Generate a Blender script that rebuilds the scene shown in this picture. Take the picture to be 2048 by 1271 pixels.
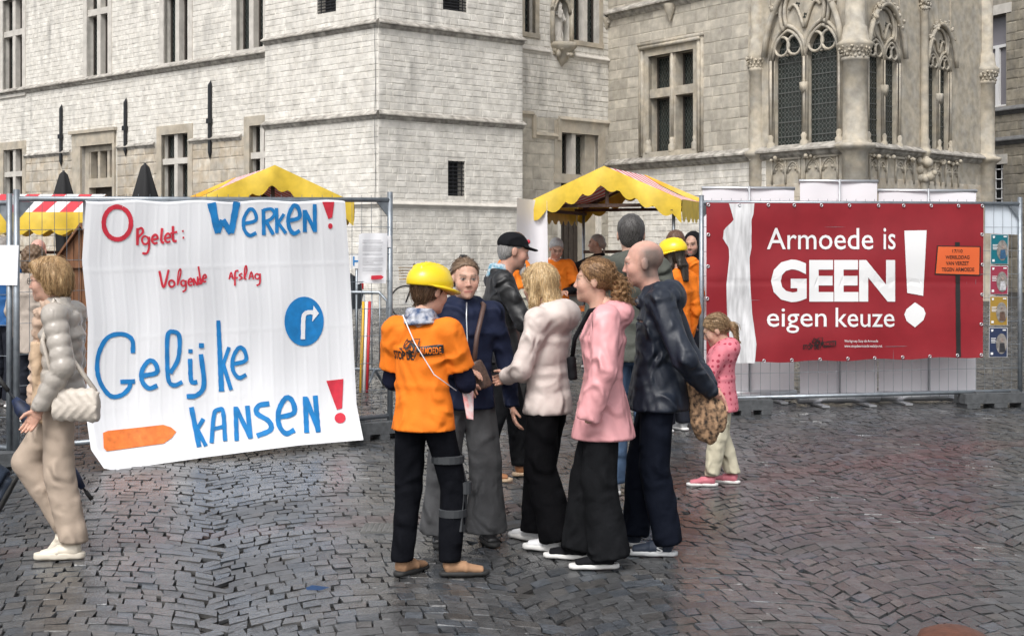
import bpy, math, random
import numpy as np
from mathutils import Vector, Matrix
for o in list(bpy.data.objects): bpy.data.objects.remove(o)
S = bpy.context.scene; COL = S.collection; R = math.radians
# ------------------------------------------------ camera, sky, sun, exposure
FPX, CX, HY, CAMZ, SLOPE = 2800.0, 1024.0, 500.0, 1.785, 0.0125
cam = bpy.data.cameras.new('camera'); camo = bpy.data.objects.new('camera', cam); COL.objects.link(camo)
camo.location = (0, 0, CAMZ); camo.rotation_euler = (R(90), 0, 0)
cam.sensor_width = 36; cam.lens = FPX/2048*36; cam.shift_y = -(635.5-HY)/2048
cam.clip_start = 0.1; cam.clip_end = 600; S.camera = camo
S.render.resolution_x, S.render.resolution_y = 1024, 635
W = bpy.data.worlds.new('World'); S.world = W; W.use_nodes = True
nt = W.node_tree; bg = nt.nodes['Background']
sky = nt.nodes.new('ShaderNodeTexSky'); sky.sky_type = 'NISHITA'; sky.sun_disc = False
SUN_EL, SUN_ROT = 52, 200
sky.sun_elevation = R(SUN_EL); sky.sun_rotation = R(SUN_ROT); sky.dust_density = 4; sky.air_density = 1.0
hs = nt.nodes.new('ShaderNodeHueSaturation'); hs.inputs['Saturation'].default_value = 0.22   # overcast: the blue is veiled by cloud
nt.links.new(sky.outputs[0], hs.inputs['Color']); nt.links.new(hs.outputs[0], bg.inputs['Color'])
bg.inputs['Strength'].default_value = 0.15
sl = bpy.data.lights.new('sun', 'SUN'); sl.energy = 1.2; sl.angle = R(25); sl.color = (1, .97, .93)
so = bpy.data.objects.new('sun', sl); COL.objects.link(so); so.location = (0, -5, 30)
# sky sun_rotation runs clockwise from +Y seen from above
sd = Vector((math.sin(R(SUN_ROT))*math.cos(R(SUN_EL)), math.cos(R(SUN_ROT))*math.cos(R(SUN_EL)), math.sin(R(SUN_EL))))
so.rotation_euler = sd.to_track_quat('Z', 'Y').to_euler()
S.view_settings.view_transform = 'Standard'; S.view_settings.look = 'None'; S.view_settings.exposure = 0.5
S.view_settings.gamma = 1; S.view_settings.use_curve_mapping = False
# ------------------------------------------------ pixel helpers (photo pixels, 2048 x 1271)
def GD(py): return CAMZ*FPX/(py-(HY-SLOPE*FPX))
def G(px, py):                       # ground point seen at a pixel
    D = GD(py); return Vector(((px-CX)/FPX*D, D, SLOPE*D))
def P(px, py, D): return Vector(((px-CX)/FPX*D, D, CAMZ-(py-HY)/FPX*D))
def gz(y): return SLOPE*y
# ------------------------------------------------ materials
MATS = {}
def mat(name, col, rough=.6, metal=0, noise=0, nscale=8, bump=0, bscale=40, spec=.5, coat=0, col2=None, stretch=None, alpha=None, sheen=0, attr=None, rnd=0, trans=0, wet=None, bdist=.01, stain=0, wrk=None):
    if name in MATS: return MATS[name]
    m = bpy.data.materials.new(name); m.use_nodes = True; N = m.node_tree.nodes; L = m.node_tree.links
    b = N['Principled BSDF']; MATS[name] = m
    b.inputs['Roughness'].default_value = rough; b.inputs['Metallic'].default_value = metal
    b.inputs['Specular IOR Level'].default_value = spec; b.inputs['Coat Weight'].default_value = coat
    b.inputs['Sheen Weight'].default_value = sheen; b.inputs['Transmission Weight'].default_value = trans
    c = N.new('ShaderNodeRGB'); c.outputs[0].default_value = (*col, 1); out = c.outputs[0]
    if attr:
        a = N.new('ShaderNodeAttribute'); a.attribute_name = attr; out = a.outputs['Color']
    tc = N.new('ShaderNodeNewGeometry'); vec = tc.outputs['Position']
    if stretch:
        mp = N.new('ShaderNodeMapping'); mp.inputs['Scale'].default_value = stretch
        tx = N.new('ShaderNodeTexCoord'); L.new(tx.outputs['Object'], mp.inputs[0]); vec = mp.outputs[0]
    def mixc(a_, b_, fac, mode='MIX'):
        x = N.new('ShaderNodeMix'); x.data_type = 'RGBA'; x.blend_type = mode
        for s_, v in ((0, fac), (6, a_), (7, b_)):
            if isinstance(v, (int, float)): x.inputs[s_].default_value = v
            elif isinstance(v, tuple): x.inputs[s_].default_value = (*v, 1)
            else: L.new(v, x.inputs[s_])
        return x.outputs[2]
    def nz(sc, det=4, v=vec):
        n = N.new('ShaderNodeTexNoise'); n.inputs['Scale'].default_value = sc; n.inputs['Detail'].default_value = det
        L.new(v, n.inputs['Vector']); return n.outputs['Fac']
    def ramp(f, lo, hi):
        r = N.new('ShaderNodeMapRange'); r.inputs[1].default_value = lo; r.inputs[2].default_value = hi; L.new(f, r.inputs[0]); return r.outputs[0]
    if col2: out = mixc(out, col2, ramp(nz(nscale), .38, .66))
    if rnd:
        src = N.new('ShaderNodeObjectInfo').outputs['Random'] if rnd > 0 else None
        if src is None:
            a = N.new('ShaderNodeAttribute'); a.attribute_name = 'tone'; src = a.outputs['Fac']
        k = abs(rnd); mr = N.new('ShaderNodeMapRange'); mr.inputs[3].default_value = 1-k; mr.inputs[4].default_value = 1+k*.6; L.new(src, mr.inputs[0])
        cmb = N.new('ShaderNodeCombineColor'); [L.new(mr.outputs[0], cmb.inputs[i]) for i in range(3)]
        out = mixc(out, cmb.outputs[0], 1.0, 'MULTIPLY')
    if noise:
        f = ramp(nz(nscale*1.7, 6), .3, .7); mr = N.new('ShaderNodeMapRange'); mr.inputs[3].default_value = 1-noise; mr.inputs[4].default_value = 1+noise*.4; L.new(f, mr.inputs[0])
        cmb = N.new('ShaderNodeCombineColor'); [L.new(mr.outputs[0], cmb.inputs[i]) for i in range(3)]
        out = mixc(out, cmb.outputs[0], 1.0, 'MULTIPLY')
    if stain:     # grey weathering: blotches and run-off streaks
        mp2 = N.new('ShaderNodeMapping'); mp2.inputs['Scale'].default_value = (2.6, 2.6, .55); L.new(tc.outputs['Position'], mp2.inputs[0])
        f1_ = ramp(nz(1.0, 7, mp2.outputs[0]), .5, .72); f2_ = ramp(nz(.35, 5, tc.outputs['Position']), .42, .66)
        mm = N.new('ShaderNodeMath'); mm.operation = 'MULTIPLY'; L.new(f1_, mm.inputs[0]); L.new(f2_, mm.inputs[1])
        m3 = N.new('ShaderNodeMath'); m3.operation = 'MULTIPLY'; m3.inputs[1].default_value = stain; L.new(mm.outputs[0], m3.inputs[0])
        out = mixc(out, (.30, .29, .27), m3.outputs[0])
    L.new(out, b.inputs['Base Color'])
    if wet:   # wet: (low roughness, high roughness, scale)
        mr = N.new('ShaderNodeMapRange'); mr.inputs[1].default_value = .35; mr.inputs[2].default_value = .65; mr.inputs[3].default_value = wet[0]; mr.inputs[4].default_value = wet[1]
        L.new(nz(wet[2], 3, tc.outputs['Position']), mr.inputs[0]); L.new(mr.outputs[0], b.inputs['Roughness'])
    if bump:
        bp = N.new('ShaderNodeBump'); bp.inputs['Strength'].default_value = bump; bp.inputs['Distance'].default_value = bdist
        L.new(nz(bscale, 5), bp.inputs['Height']); L.new(bp.outputs[0], b.inputs['Normal'])
        if wrk:      # creases: ridged noise, (scale, strength, depth)
            ng_ = N.new('ShaderNodeTexNoise'); ng_.noise_type = 'RIDGED_MULTIFRACTAL'; ng_.inputs['Scale'].default_value = wrk[0]; ng_.inputs['Detail'].default_value = 4; ng_.inputs['Roughness'].default_value = .45; ng_.inputs['Distortion'].default_value = .9
            tx2 = N.new('ShaderNodeTexCoord'); L.new(tx2.outputs['Object'], ng_.inputs['Vector'])
            b2 = N.new('ShaderNodeBump'); b2.inputs['Strength'].default_value = wrk[1]; b2.inputs['Distance'].default_value = wrk[2]; L.new(ng_.outputs['Fac'], b2.inputs['Height']); L.new(bp.outputs[0], b2.inputs['Normal']); L.new(b2.outputs[0], b.inputs['Normal'])
    if alpha is not None: b.inputs['Alpha'].default_value = alpha
    return m
# ------------------------------------------------ mesh builder
class MB:
    def __init__(s): s.v = []; s.f = []; s.col = None
    def add(s, vs, fs):
        n = len(s.v); s.v += [tuple(v) for v in vs]; s.f += [tuple(i+n for i in f) for f in fs]; return s
    def quad(s, a, b, c, d): return s.add([a, b, c, d], [(0, 1, 2, 3)])
    def hexa(s, p):   # 8 corners: bottom 4 ccw, top 4 ccw
        return s.add(p, [(3, 2, 1, 0), (4, 5, 6, 7), (0, 1, 5, 4), (1, 2, 6, 5), (2, 3, 7, 6), (3, 0, 4, 7)])
    def box(s, x0, x1, y0, y1, z0, z1):
        return s.hexa([(x0, y0, z0), (x1, y0, z0), (x1, y1, z0), (x0, y1, z0), (x0, y0, z1), (x1, y0, z1), (x1, y1, z1), (x0, y1, z1)])
    def bar(s, a, b, w, h=None, up=(0, 0, 1)):
        a = Vector(a); b = Vector(b); h = h or w; t = (b-a).normalized(); u = Vector(up)
        if abs(t.dot(u)) > .98: u = Vector((1, 0, 0))
        x = t.cross(u).normalized()*w/2; y = x.cross(t).normalized()*h/2
        return s.hexa([a-x-y, a+x-y, b+x-y, b-x-y, a-x+y, a+x+y, b+x+y, b-x+y])
    def tube(s, pts, r, n=8, closed=False, caps=True):
        pts = [Vector(p) for p in pts]; rs = r if isinstance(r, (list, tuple)) else [r]*len(pts); m = len(pts); base = len(s.v)
        up = Vector((0, 0, 1)); prev = None
        for i, p in enumerate(pts):
            t = ((pts[(i+1) % m]-pts[i-1]) if closed else (pts[min(i+1, m-1)]-pts[max(i-1, 0)])).normalized()
            if prev is None:
                u = up if abs(t.dot(up)) < .95 else Vector((1, 0, 0)); x = t.cross(u).normalized()
            else: x = (prev-t*prev.dot(t)).normalized()
            prev = x; y = t.cross(x)
            for k in range(n):
                a = 2*math.pi*k/n; s.v.append(tuple(p+(x*math.cos(a)+y*math.sin(a))*rs[i]))
        for i in range(m if closed else m-1):
            for k in range(n):
                j = (i+1) % m; s.f.append((base+i*n+k, base+i*n+(k+1) % n, base+j*n+(k+1) % n, base+j*n+k))
        if caps and not closed:
            s.f.append(tuple(base+k for k in reversed(range(n)))); s.f.append(tuple(base+(m-1)*n+k for k in range(n)))
        return s
    def lathe(s, c, prof, n=16, a0=0, a1=2*math.pi):    # prof: (radius, z)
        base = len(s.v); full = abs(a1-a0-2*math.pi) < 1e-6; nn = n if full else n+1
        for r_, z in prof:
            for k in range(nn):
                a = a0+(a1-a0)*k/n; s.v.append((c[0]+r_*math.cos(a), c[1]+r_*math.sin(a), c[2]+z))
        for i in range(len(prof)-1):
            for k in range(n):
                j = (k+1) % nn; s.f.append((base+i*nn+k, base+i*nn+j, base+(i+1)*nn+j, base+(i+1)*nn+k))
        return s
    def ball(s, c, r, nu=8, nv=6):
        r = r if isinstance(r, tuple) else (r, r, r); base = len(s.v)
        for i in range(nv+1):
            t = math.pi*i/nv
            for k in range(nu):
                a = 2*math.pi*k/nu; s.v.append((c[0]+r[0]*math.sin(t)*math.cos(a), c[1]+r[1]*math.sin(t)*math.sin(a), c[2]-r[2]*math.cos(t)))
        for i in range(nv):
            for k in range(nu): s.f.append((base+i*nu+k, base+i*nu+(k+1) % nu, base+(i+1)*nu+(k+1) % nu, base+(i+1)*nu+k))
        return s
    def build(s, name, m, parent=None, smooth=False, loc=None):
        return mkobj(name, np.array(s.v, dtype=float), s.f, m, parent, smooth, loc)
def root_loc(p):
    while p.parent: p = p.parent
    return Vector(p.location)
def mkobj(name, V, F, m, parent=None, smooth=False, loc=None, local=False):
    """world-space vertices; the mesh is made relative to the top-level parent (or to loc)"""
    V = np.asarray(V, dtype=float)
    off = root_loc(parent) if parent else Vector(loc or (0, 0, 0))
    if local: off = Vector((0, 0, 0))
    V = V-np.array(off)
    if parent and not local:
        q = parent
        while q.parent: q = q.parent
        a_ = -q.rotation_euler.z
        if a_: V = V@np.array([[math.cos(a_), -math.sin(a_), 0], [math.sin(a_), math.cos(a_), 0], [0, 0, 1]]).T
    me = bpy.data.meshes.new(name); me.from_pydata(V.tolist(), [], F if isinstance(F, list) else F.tolist()); me.update()
    if m: me.materials.append(m)
    if smooth: me.polygons.foreach_set('use_smooth', np.ones(len(me.polygons), dtype=bool))
    o = bpy.data.objects.new(name, me); COL.objects.link(o)
    if parent: o.parent = parent
    elif not local: o.location = off
    elif loc is not None: o.location = loc
    return o
def thing(name, label, cat, loc, group=None, rz=0):
    o = bpy.data.objects.new(name, None); COL.objects.link(o); o.location = loc; o.rotation_euler = (0, 0, rz); o.empty_display_size = .2
    return tag(o, label, cat, group)
def tag(o, label, cat, group=None, kind=None):
    if label: o['label'] = label
    if cat: o['category'] = cat
    if group: o['group'] = group
    if kind: o['kind'] = kind
    return o
def vcol(o, cols, name='Col'):      # per-vertex colours
    a = o.data.color_attributes.new(name, 'FLOAT_COLOR', 'POINT'); c = np.ones((len(o.data.vertices), 4)); c[:, :3] = cols
    a.data.foreach_set('color', c.ravel())
rng = random.Random(7); nrng = np.random.default_rng(7)
# ------------------------------------------------ ground: cobbled square
M_joint = mat('wet_joint', (.045, .042, .040), .55, noise=.4, nscale=6, bump=.5, bscale=9, bdist=.03)
gm = MB(); ys = [-30, 0, 5, 25, 60, 260]
for a, b in zip(ys[:-1], ys[1:]): gm.quad((-220, a, gz(a)-.022), (220, a, gz(a)-.022), (220, b, gz(b)-.022), (-220, b, gz(b)-.022))
ground = gm.build('cobbled_square', M_joint); ground['kind'] = 'structure'
def cobbles():
    Wd, pitch, sag = 1.5, .115, .36
    quads = []; cols = []; JB = {(c_, r_): random.Random(c_*999+r_).uniform(-.05, .05) for c_ in range(-17, 19) for r_ in range(-51, 400)}
    ang = R(12); ca, sa = math.cos(ang), math.sin(ang)
    for ci in range(-16, 17):
        k = int(-2/pitch)
        for ri in range(-50, 390):
            y0 = ri*pitch+rng.uniform(-.004, .004); jb = (JB[ci, ri], JB[ci+1, ri])
            t = -.5+jb[0]
            while t < .5+jb[1]-1e-6:
                w = rng.uniform(.075, .125)/Wd/1.08
                t2 = min(t+w, .5+jb[1])
                if .5+jb[1]-t2 < .035: t2 = .5+jb[1]
                g = .0018/Wd; gp = .002
                def pt(tt, yy):
                    x = (ci+.5+tt)*Wd; y = yy+sag*(1-(2*tt)**2)*1.0
                    return (x*ca-y*sa, x*sa+y*ca)
                q = [pt(t+g, y0+gp), pt(t2-g, y0+gp), pt(t2-g, y0+pitch-gp), pt(t+g, y0+pitch-gp)]
                t = t2
                cx_ = sum(p[0] for p in q)/4; cy_ = sum(p[1] for p in q)/4
                if not (4.6 < cy_ < 34 and abs(cx_) < .375*cy_+1.1): continue
                quads.append(q)
    return quads
Q = np.array(cobbles())                       # n,4,2
n = len(Q); J = nrng.uniform(-.0095, .0095, Q.shape); Q = Q+J
cen = Q.mean(1, keepdims=True); inner = cen+(Q-cen)*nrng.uniform(.93, .98, (n, 1, 1))+nrng.uniform(-.004, .004, Q.shape)
base = np.concatenate([Q, (SLOPE*Q[..., 1]-.018)[..., None]], 2)
tilt = nrng.normal(0, .014, (n, 1, 2)); hgt = nrng.uniform(-.004, .002, (n, 1))
top = np.concatenate([inner, (SLOPE*inner[..., 1]+hgt+((inner-cen)*tilt).sum(2)+nrng.uniform(-.002, .002, (n, 4)))[..., None]], 2)
mid = np.concatenate([cen+(Q-cen)*.95, (SLOPE*Q[..., 1]+hgt-.004)[..., None]], 2)
cc = cen[:, 0]
tone = nrng.uniform(.65, 1.2, n)[:, None]; basec = np.array([.083, .085, .088])*tone
wm = nrng.uniform(0, 1, n)[:, None]; basec = np.where(wm < .18, basec*np.array([1.06, 1.0, .94]), basec); basec = np.where(wm > .85, basec*np.array([.92, 1., 1.1]), basec)
def band(p0, p1, wd):      # rows of reddish setts marking a line across the square
    a = np.array(G(*p0))[:2]; b = np.array(G(*p1))[:2]; d = b-a; L_ = np.linalg.norm(d); d /= L_; r = cc-a; s_ = r@d; e = np.abs(r@np.array([-d[1], d[0]]))
    return (s_ > -.3) & (s_ < L_+.3) & (e < wd) & (nrng.uniform(0, 1, n) < .85)
redm = band((-40, 1108), (720, 1040), .11) | band((1180, 1000), (2060, 880), .16) | band((780, 1040), (1180, 1000), .1)
basec[redm] = np.array([.098, .078, .078])*tone[redm]
def cobmesh(idx):
    V = np.stack([base[idx], mid[idx], top[idx]], 1).reshape(-1, 3); m_ = len(idx); F = []
    o_ = (np.arange(m_)*12)[:, None]
    F.append(o_+np.array([[8, 9, 10, 11]]))
    for k in range(4):
        j = (k+1) % 4; F.append(o_+np.array([[k, j, 4+j, 4+k]])); F.append(o_+np.array([[4+k, 4+j, 8+j, 8+k]]))
    return V, np.concatenate(F, 0)
M_cob = mat('wet_cobble', (.07, .07, .07), .4, attr='Col', noise=.35, nscale=14, bump=.55, bscale=70, wet=(.09, .36, 1.1), bdist=.006)
dist = cc[:, 1]; infr = (np.abs(cc[:, 0]) < .36*dist) & (dist > 6.25)
order = np.argsort(np.where(infr, dist, 999)); near = order[:300]; rest = order[300:]
V, F = cobmesh(rest); co = mkobj('cobblestones', V, F, M_cob, ground); co['kind'] = 'stuff'; vcol(co, np.repeat(basec[rest], 12, 0))
for i in near:
    V, F = cobmesh(np.array([i])); c0 = V.mean(0)
    o = mkobj('cobblestone', V-c0, F, M_cob, ground, local=True); o.location = c0; vcol(o, np.repeat(basec[[i]], 12, 0))
# ------------------------------------------------ walls as frames (u along wall, z up, w outward)
class Fr:
    def __init__(s, a, b):
        s.o = Vector((a[0], a[1])); d = Vector((b[0]-a[0], b[1]-a[1])); s.len = d.length; s.d = d/s.len; s.n = Vector((s.d.y, -s.d.x)); s.ang = math.atan2(s.d.y, s.d.x)
    def pt(s, u, z, w=0): return Vector((s.o.x+s.d.x*u+s.n.x*w, s.o.y+s.d.y*u+s.n.y*w, z))
    def px(s, x, y, w=0):
        rx = (x-CX)/FPX; o = s.o+s.n*w     # o + u d = t (rx,1)
        det = -s.d.x+s.d.y*rx; u = (o.x-rx*o.y)/det if abs(det) > 1e-9 else 0
        t = o.y+u*s.d.y; return u, CAMZ-(y-HY)/FPX*t
    def rect(s, x0, y0, x1, y1, w=0):   # pixel box (y from the middle column) -> u0,u1,z0,z1
        xm = (x0+x1)/2; return (s.px(x0, y0, w)[0], s.px(x1, y0, w)[0], s.px(xm, y1, w)[1], s.px(xm, y0, w)[1])
    def box(s, mb, u0, u1, z0, z1, w0, w1):
        mb.hexa([s.pt(u0, z0, w1), s.pt(u1, z0, w1), s.pt(u1, z0, w0), s.pt(u0, z0, w0), s.pt(u0, z1, w1), s.pt(u1, z1, w1), s.pt(u1, z1, w0), s.pt(u0, z1, w0)])
    def prof(s, mb, u0, u1, prof, e0=0, e1=0):    # prof: list of (w,z) outer chain, swept along u; e: mitre extension per unit w
        nn = len(prof); vs = []
        for w, z in prof: vs.append(s.pt(u0-e0*w, z, w))
        for w, z in prof: vs.append(s.pt(u1+e1*w, z, w))
        mb.add(vs, [(i, nn+i, nn+i+1, i+1) for i in range(nn-1)]+[tuple(range(nn)), tuple(reversed(range(nn, 2*nn)))])
def wall_sheet(fr, mb, u0, u1, z0, z1, ops, depth=.35):
    zs = sorted({z0, z1, *[min(max(z, z0), z1) for o in ops for z in o[2:4]]})
    for a, b in zip(zs[:-1], zs[1:]):
        if b-a < 1e-5: continue
        iv = sorted((max(o[0], u0), min(o[1], u1)) for o in ops if o[2] < (a+b)/2 < o[3]); c = u0
        for s0, s1 in iv+[(u1, u1)]:
            if s0 > c+1e-5: mb.quad(fr.pt(c, a), fr.pt(s0, a), fr.pt(s0, b), fr.pt(c, b))
            c = max(c, s1)
    for o in ops:
        a, b, c, d = o[:4]
        for p, q in (((a, c), (a, d)), ((a, d), (b, d)), ((b, d), (b, c)), ((b, c), (a, c))):
            mb.quad(fr.pt(*p), fr.pt(*q), fr.pt(*q, -depth), fr.pt(*p, -depth))
        mb.quad(fr.pt(a, c, -depth), fr.pt(b, c, -depth), fr.pt(b, d, -depth), fr.pt(a, d, -depth))
STV = []
for k in range(8):      # unit stone variants: x,z in +-.5, front at -y
    r = random.Random(k)
    j = lambda s_: r.uniform(-s_, s_)
    bk = [(-.5, 0, -.5), (.5, 0, -.5), (.5, 0, .5), (-.5, 0, .5)]
    md = [(x*(.97+j(.03)), -.62, z*(.95+j(.05))) for x, y, z in bk]
    ft = [(x*(.86+j(.06)), -1+j(.25), z*(.74+j(.12))) for x, y, z in bk]
    me = bpy.data.meshes.new('stone'); f = [(8, 9, 10, 11)]
    for q in range(4): w = (q+1) % 4; f += [(q, w, 4+w, 4+q), (4+q, 4+w, 8+w, 8+q)]
    me.from_pydata(bk+md+ft, [], f); me.update(); me.polygons.foreach_set('use_smooth', [False]*9); STV.append(me)
STN = [np.array([v.co for v in me.vertices]) for me in STV]; STF = np.array([p.vertices[:] for p in STV[0].polygons])
class Stones:
    def __init__(s): s.l = []
    def fill(s, fr, u0, u1, z0, z1, ops, ch, wl, proud, mi=0, visz=None):
        z = z0; row = 0
        while z < z1-.04:
            h = ch*rng.uniform(.82, 1.2); zt = min(z+h, z1)
            if z1-zt < ch*.45: zt = z1
            iv = sorted((max(o[0], u0), min(o[1], u1)) for o in ops if o[2] < zt-.01 and o[3] > z+.01); c = u0
            for s0, s1 in iv+[(u1, u1)]:
                u = c
                while u < s0-.03:
                    w = rng.uniform(*wl); e = min(u+w, s0)
                    if s0-e < wl[0]*.55: e = s0
                    s.l.append((fr, u+.0035, e-.0035, z+.0035, zt-.0035, proud*rng.uniform(.55, 1.25), mi)); u = e
                c = max(c, s1)
            z = zt; row += 1
    def emit(s, parent, mats_part, mats_stuff, limit=300):
        def score(t):
            p = t[0].pt((t[1]+t[2])/2, (t[3]+t[4])/2); x = CX+p.x/p.y*FPX; y = HY-(p.z-CAMZ)/p.y*FPX
            if not (0 < x < 2048 and 0 < y < 400): return -1
            return (t[2]-t[1])*(t[4]-t[3])/p.y**2
        l = sorted(s.l, key=score, reverse=True); rl = root_loc(parent)
        for t in l[:limit]:
            o = bpy.data.objects.new('stone', STV[rng.randrange(8)]); COL.objects.link(o); o.parent = parent
            o.location = t[0].pt((t[1]+t[2])/2, (t[3]+t[4])/2)-rl; o.rotation_euler = (0, 0, t[0].ang); o.scale = (t[2]-t[1], t[5], t[4]-t[3])
            if not o.data.materials: o.data.materials.append(None)
            o.material_slots[0].link = 'OBJECT'; o.material_slots[0].material = mats_part[t[6]]
        for mi, ms in enumerate(mats_stuff):
            ll = [t for t in l[limit:] if t[6] == mi]
            if not ll: continue
            Vs = np.empty((len(ll), 12, 3)); tone = np.repeat([rng.random() for _ in ll], 12)
            for i, t in enumerate(ll):
                q = STN[rng.randrange(8)]; fr = t[0]; u = (t[1]+t[2])/2+q[:, 0]*(t[2]-t[1]); z = (t[3]+t[4])/2+q[:, 2]*(t[4]-t[3]); w = -q[:, 1]*t[5]
                Vs[i, :, 0] = fr.o.x+fr.d.x*u+fr.n.x*w; Vs[i, :, 1] = fr.o.y+fr.d.y*u+fr.n.y*w; Vs[i, :, 2] = z
            F = (np.arange(len(ll))[:, None, None]*12+STF[None]).reshape(-1, 4)
            o = mkobj('stonework', Vs.reshape(-1, 3), F, ms, parent); o['kind'] = 'stuff'
            a = o.data.attributes.new('tone', 'FLOAT', 'POINT'); a.data.foreach_set('value', tone)
def stone_pair(name, col, col2, rnd, noise=.22):
    return tuple(mat(name+sfx, col, .9, noise=noise, nscale=3.2, bump=.6, bscale=28, col2=col2, rnd=r_, spec=.25, bdist=.012, stain=.9) for sfx, r_ in (('_piece', rnd), ('_mass', -rnd)))
ST_W = stone_pair('whitewashed_stone', (.78, .75, .69), (.68, .65, .59), .08)
ST_B = stone_pair('beige_ashlar', (.50, .425, .325), (.58, .535, .46), .2)
ST_G = stone_pair('grey_limestone', (.53, .49, .415), (.45, .415, .355), .2)
ST_Y = stone_pair('buff_blocks', (.34, .305, .24), (.28, .255, .21), .22, .3)
M_mort = mat('lime_mortar', (.70, .67, .61), .95, stain=.9, noise=.25, nscale=2.5, bump=.5, bscale=30, spec=.2)
M_mortg = mat('grey_mortar', (.36, .33, .28), .95, noise=.3, nscale=2.5, bump=.5, bscale=30, spec=.2)
M_trim = mat('dressed_stone', (.50, .44, .35), .85, noise=.25, nscale=2.2, bump=.35, bscale=25, col2=(.42, .385, .325), spec=.25)
M_trimw = mat('pale_dressed_stone', (.60, .57, .52), .85, noise=.2, nscale=2.2, bump=.3, bscale=25, spec=.25)
M_ledge = mat('weathered_ledge', (.36, .335, .30), .9, noise=.55, nscale=3.5, bump=.6, bscale=22, col2=(.50, .475, .43), spec=.2)
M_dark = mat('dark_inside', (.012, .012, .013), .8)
M_glass = mat('leaded_glass', (.02, .028, .026), .12, noise=.5, nscale=5, spec=.6, bump=.25, bscale=9)
M_lead = mat('lead_came', (.10, .105, .10), .6)
M_iron = mat('black_iron', (.012, .014, .018), .5, noise=.3)
M_white = mat('white_paint', (.75, .75, .75), .5)
M_wood = mat('old_oak', (.055, .042, .034), .6, noise=.4, nscale=6)
def lattice(fr, mb, r, w, step=.11, t=.008):
    u0, u1, z0, z1 = r; k = -int((z1-z0)/step)-2
    du = u1-u0; kk = 1.6       # diamonds taller than wide
    n_ = int((du+(z1-z0)/kk)/step)+2
    for sgn in (1, -1):
        for i in range(-1, n_+1):
            # line u = c + sgn*(z-z0)/kk
            c = (u0-(z1-z0)/kk+i*step) if sgn == 1 else (u0+i*step)
            za, zb = z0, z1
            f = lambda z: c+sgn*(z-z0)/kk
            pts = []
            lo, hi = (u0-c)*kk*sgn, (u1-c)*kk*sgn
            a, b = max(z0, z0+min(lo, hi)), min(z1, z0+max(lo, hi))
            if b-a < .02: continue
            ta = t/2
            mb.quad(fr.pt(f(a)-ta, a, w), fr.pt(f(a)+ta, a, w), fr.pt(f(b)+ta, b, w), fr.pt(f(b)-ta, b, w))
def octlattice(fr, mb, inside, r, w, step=.13, t=.011):
    u0, u1, z0, z1 = r; ni = max(1, round((u1-u0)/step)); st = (u1-u0)/ni
    nz_ = int((z1-z0)/st)+1
    for i in range(ni):
        for j in range(nz_):
            cu, cz = u0+(i+.5)*st, z0+(j+.5)*st
            if not inside(cu, cz): continue
            ro, ri = st*.5, st*.5-t; c = [(math.cos(math.pi/8+math.pi/4*k), math.sin(math.pi/8+math.pi/4*k)) for k in range(8)]
            for k in range(8):
                q = (k+1) % 8; s1 = 1.06
                mb.quad(fr.pt(cu+c[k][0]*ro*s1, cz+c[k][1]*ro*s1, w), fr.pt(cu+c[q][0]*ro*s1, cz+c[q][1]*ro*s1, w), fr.pt(cu+c[q][0]*ri*s1, cz+c[q][1]*ri*s1, w), fr.pt(cu+c[k][0]*ri*s1, cz+c[k][1]*ri*s1, w))
        if j % 3 == 0: pass
    for j in range(0, nz_+1, 3):    # saddle bars
        z = min(z0+j*st, z1-.01)
        if inside((u0+u1)/2, z): fr.box(mb, u0, u1, z-.012, z+.012, w-.004, w+.012)
def window(fr, b, rect, parent, mull=None, trans=None, mm=M_trimw, mw=.13, depth=.26, lat=True, fw=.05, sur=.16, mat_s=M_trim):
    """opening rect in u,z. panes set back, stone mullion/transom flush, dressed surround proud"""
    u0, u1, z0, z1 = rect
    w = MB(); fr.box(w, u0-.02, u1+.02, z0-.02, z1+.02, -depth-.02, -depth); g = w.build('window', M_glass, parent)
    if lat:
        l = MB(); lattice(fr, l, rect, -depth+.004); l.build('lead_lattice', M_lead, g)
    f = MB(); um = []
    cols = [u0]+[x for m_ in (mull or []) for x in (m_-mw/2, m_+mw/2)]+[u1]; rows = [z0]+[x for t_ in (trans or []) for x in (t_-mw/2, t_+mw/2)]+[z1]
    for m_ in mull or []: mbb = MB(); fr.box(mbb, m_-mw/2, m_+mw/2, z0, z1, -depth+.01, -.03); mbb.build('mullion', mm, g)
    for t_ in trans or []: mbb = MB(); fr.box(mbb, u0, u1, t_-mw/2, t_+mw/2, -depth+.01, -.025); mbb.build('transom', mm, g)
    for a, c in zip(cols[::2], cols[1::2]):
        for d, e in zip(rows[::2], rows[1::2]):
            for (p, q, r_, s_) in ((a, a+fw, d, e), (c-fw, c, d, e), (a+fw, c-fw, d, d+fw), (a+fw, c-fw, e-fw, e)): fr.box(f, p, q, r_, s_, -depth+.006, -depth+.05)
    f.build('casement', mat('dark_casement', (.05, .042, .036), .55), g)
    if sur:
        s_ = MB()
        fr.box(s_, u0-sur, u0, z0, z1, -.1, .035); fr.box(s_, u1, u1+sur, z0, z1, -.1, .035)
        fr.box(s_, u0-sur, u1+sur, z1, z1+sur*1.1, -.1, .037); fr.box(s_, u0-sur*1.1, u1+sur*1.1, z0-sur*.9, z0, -.1, .06)
        s_.build('window_surround', mat_s, g)
    return g
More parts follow.
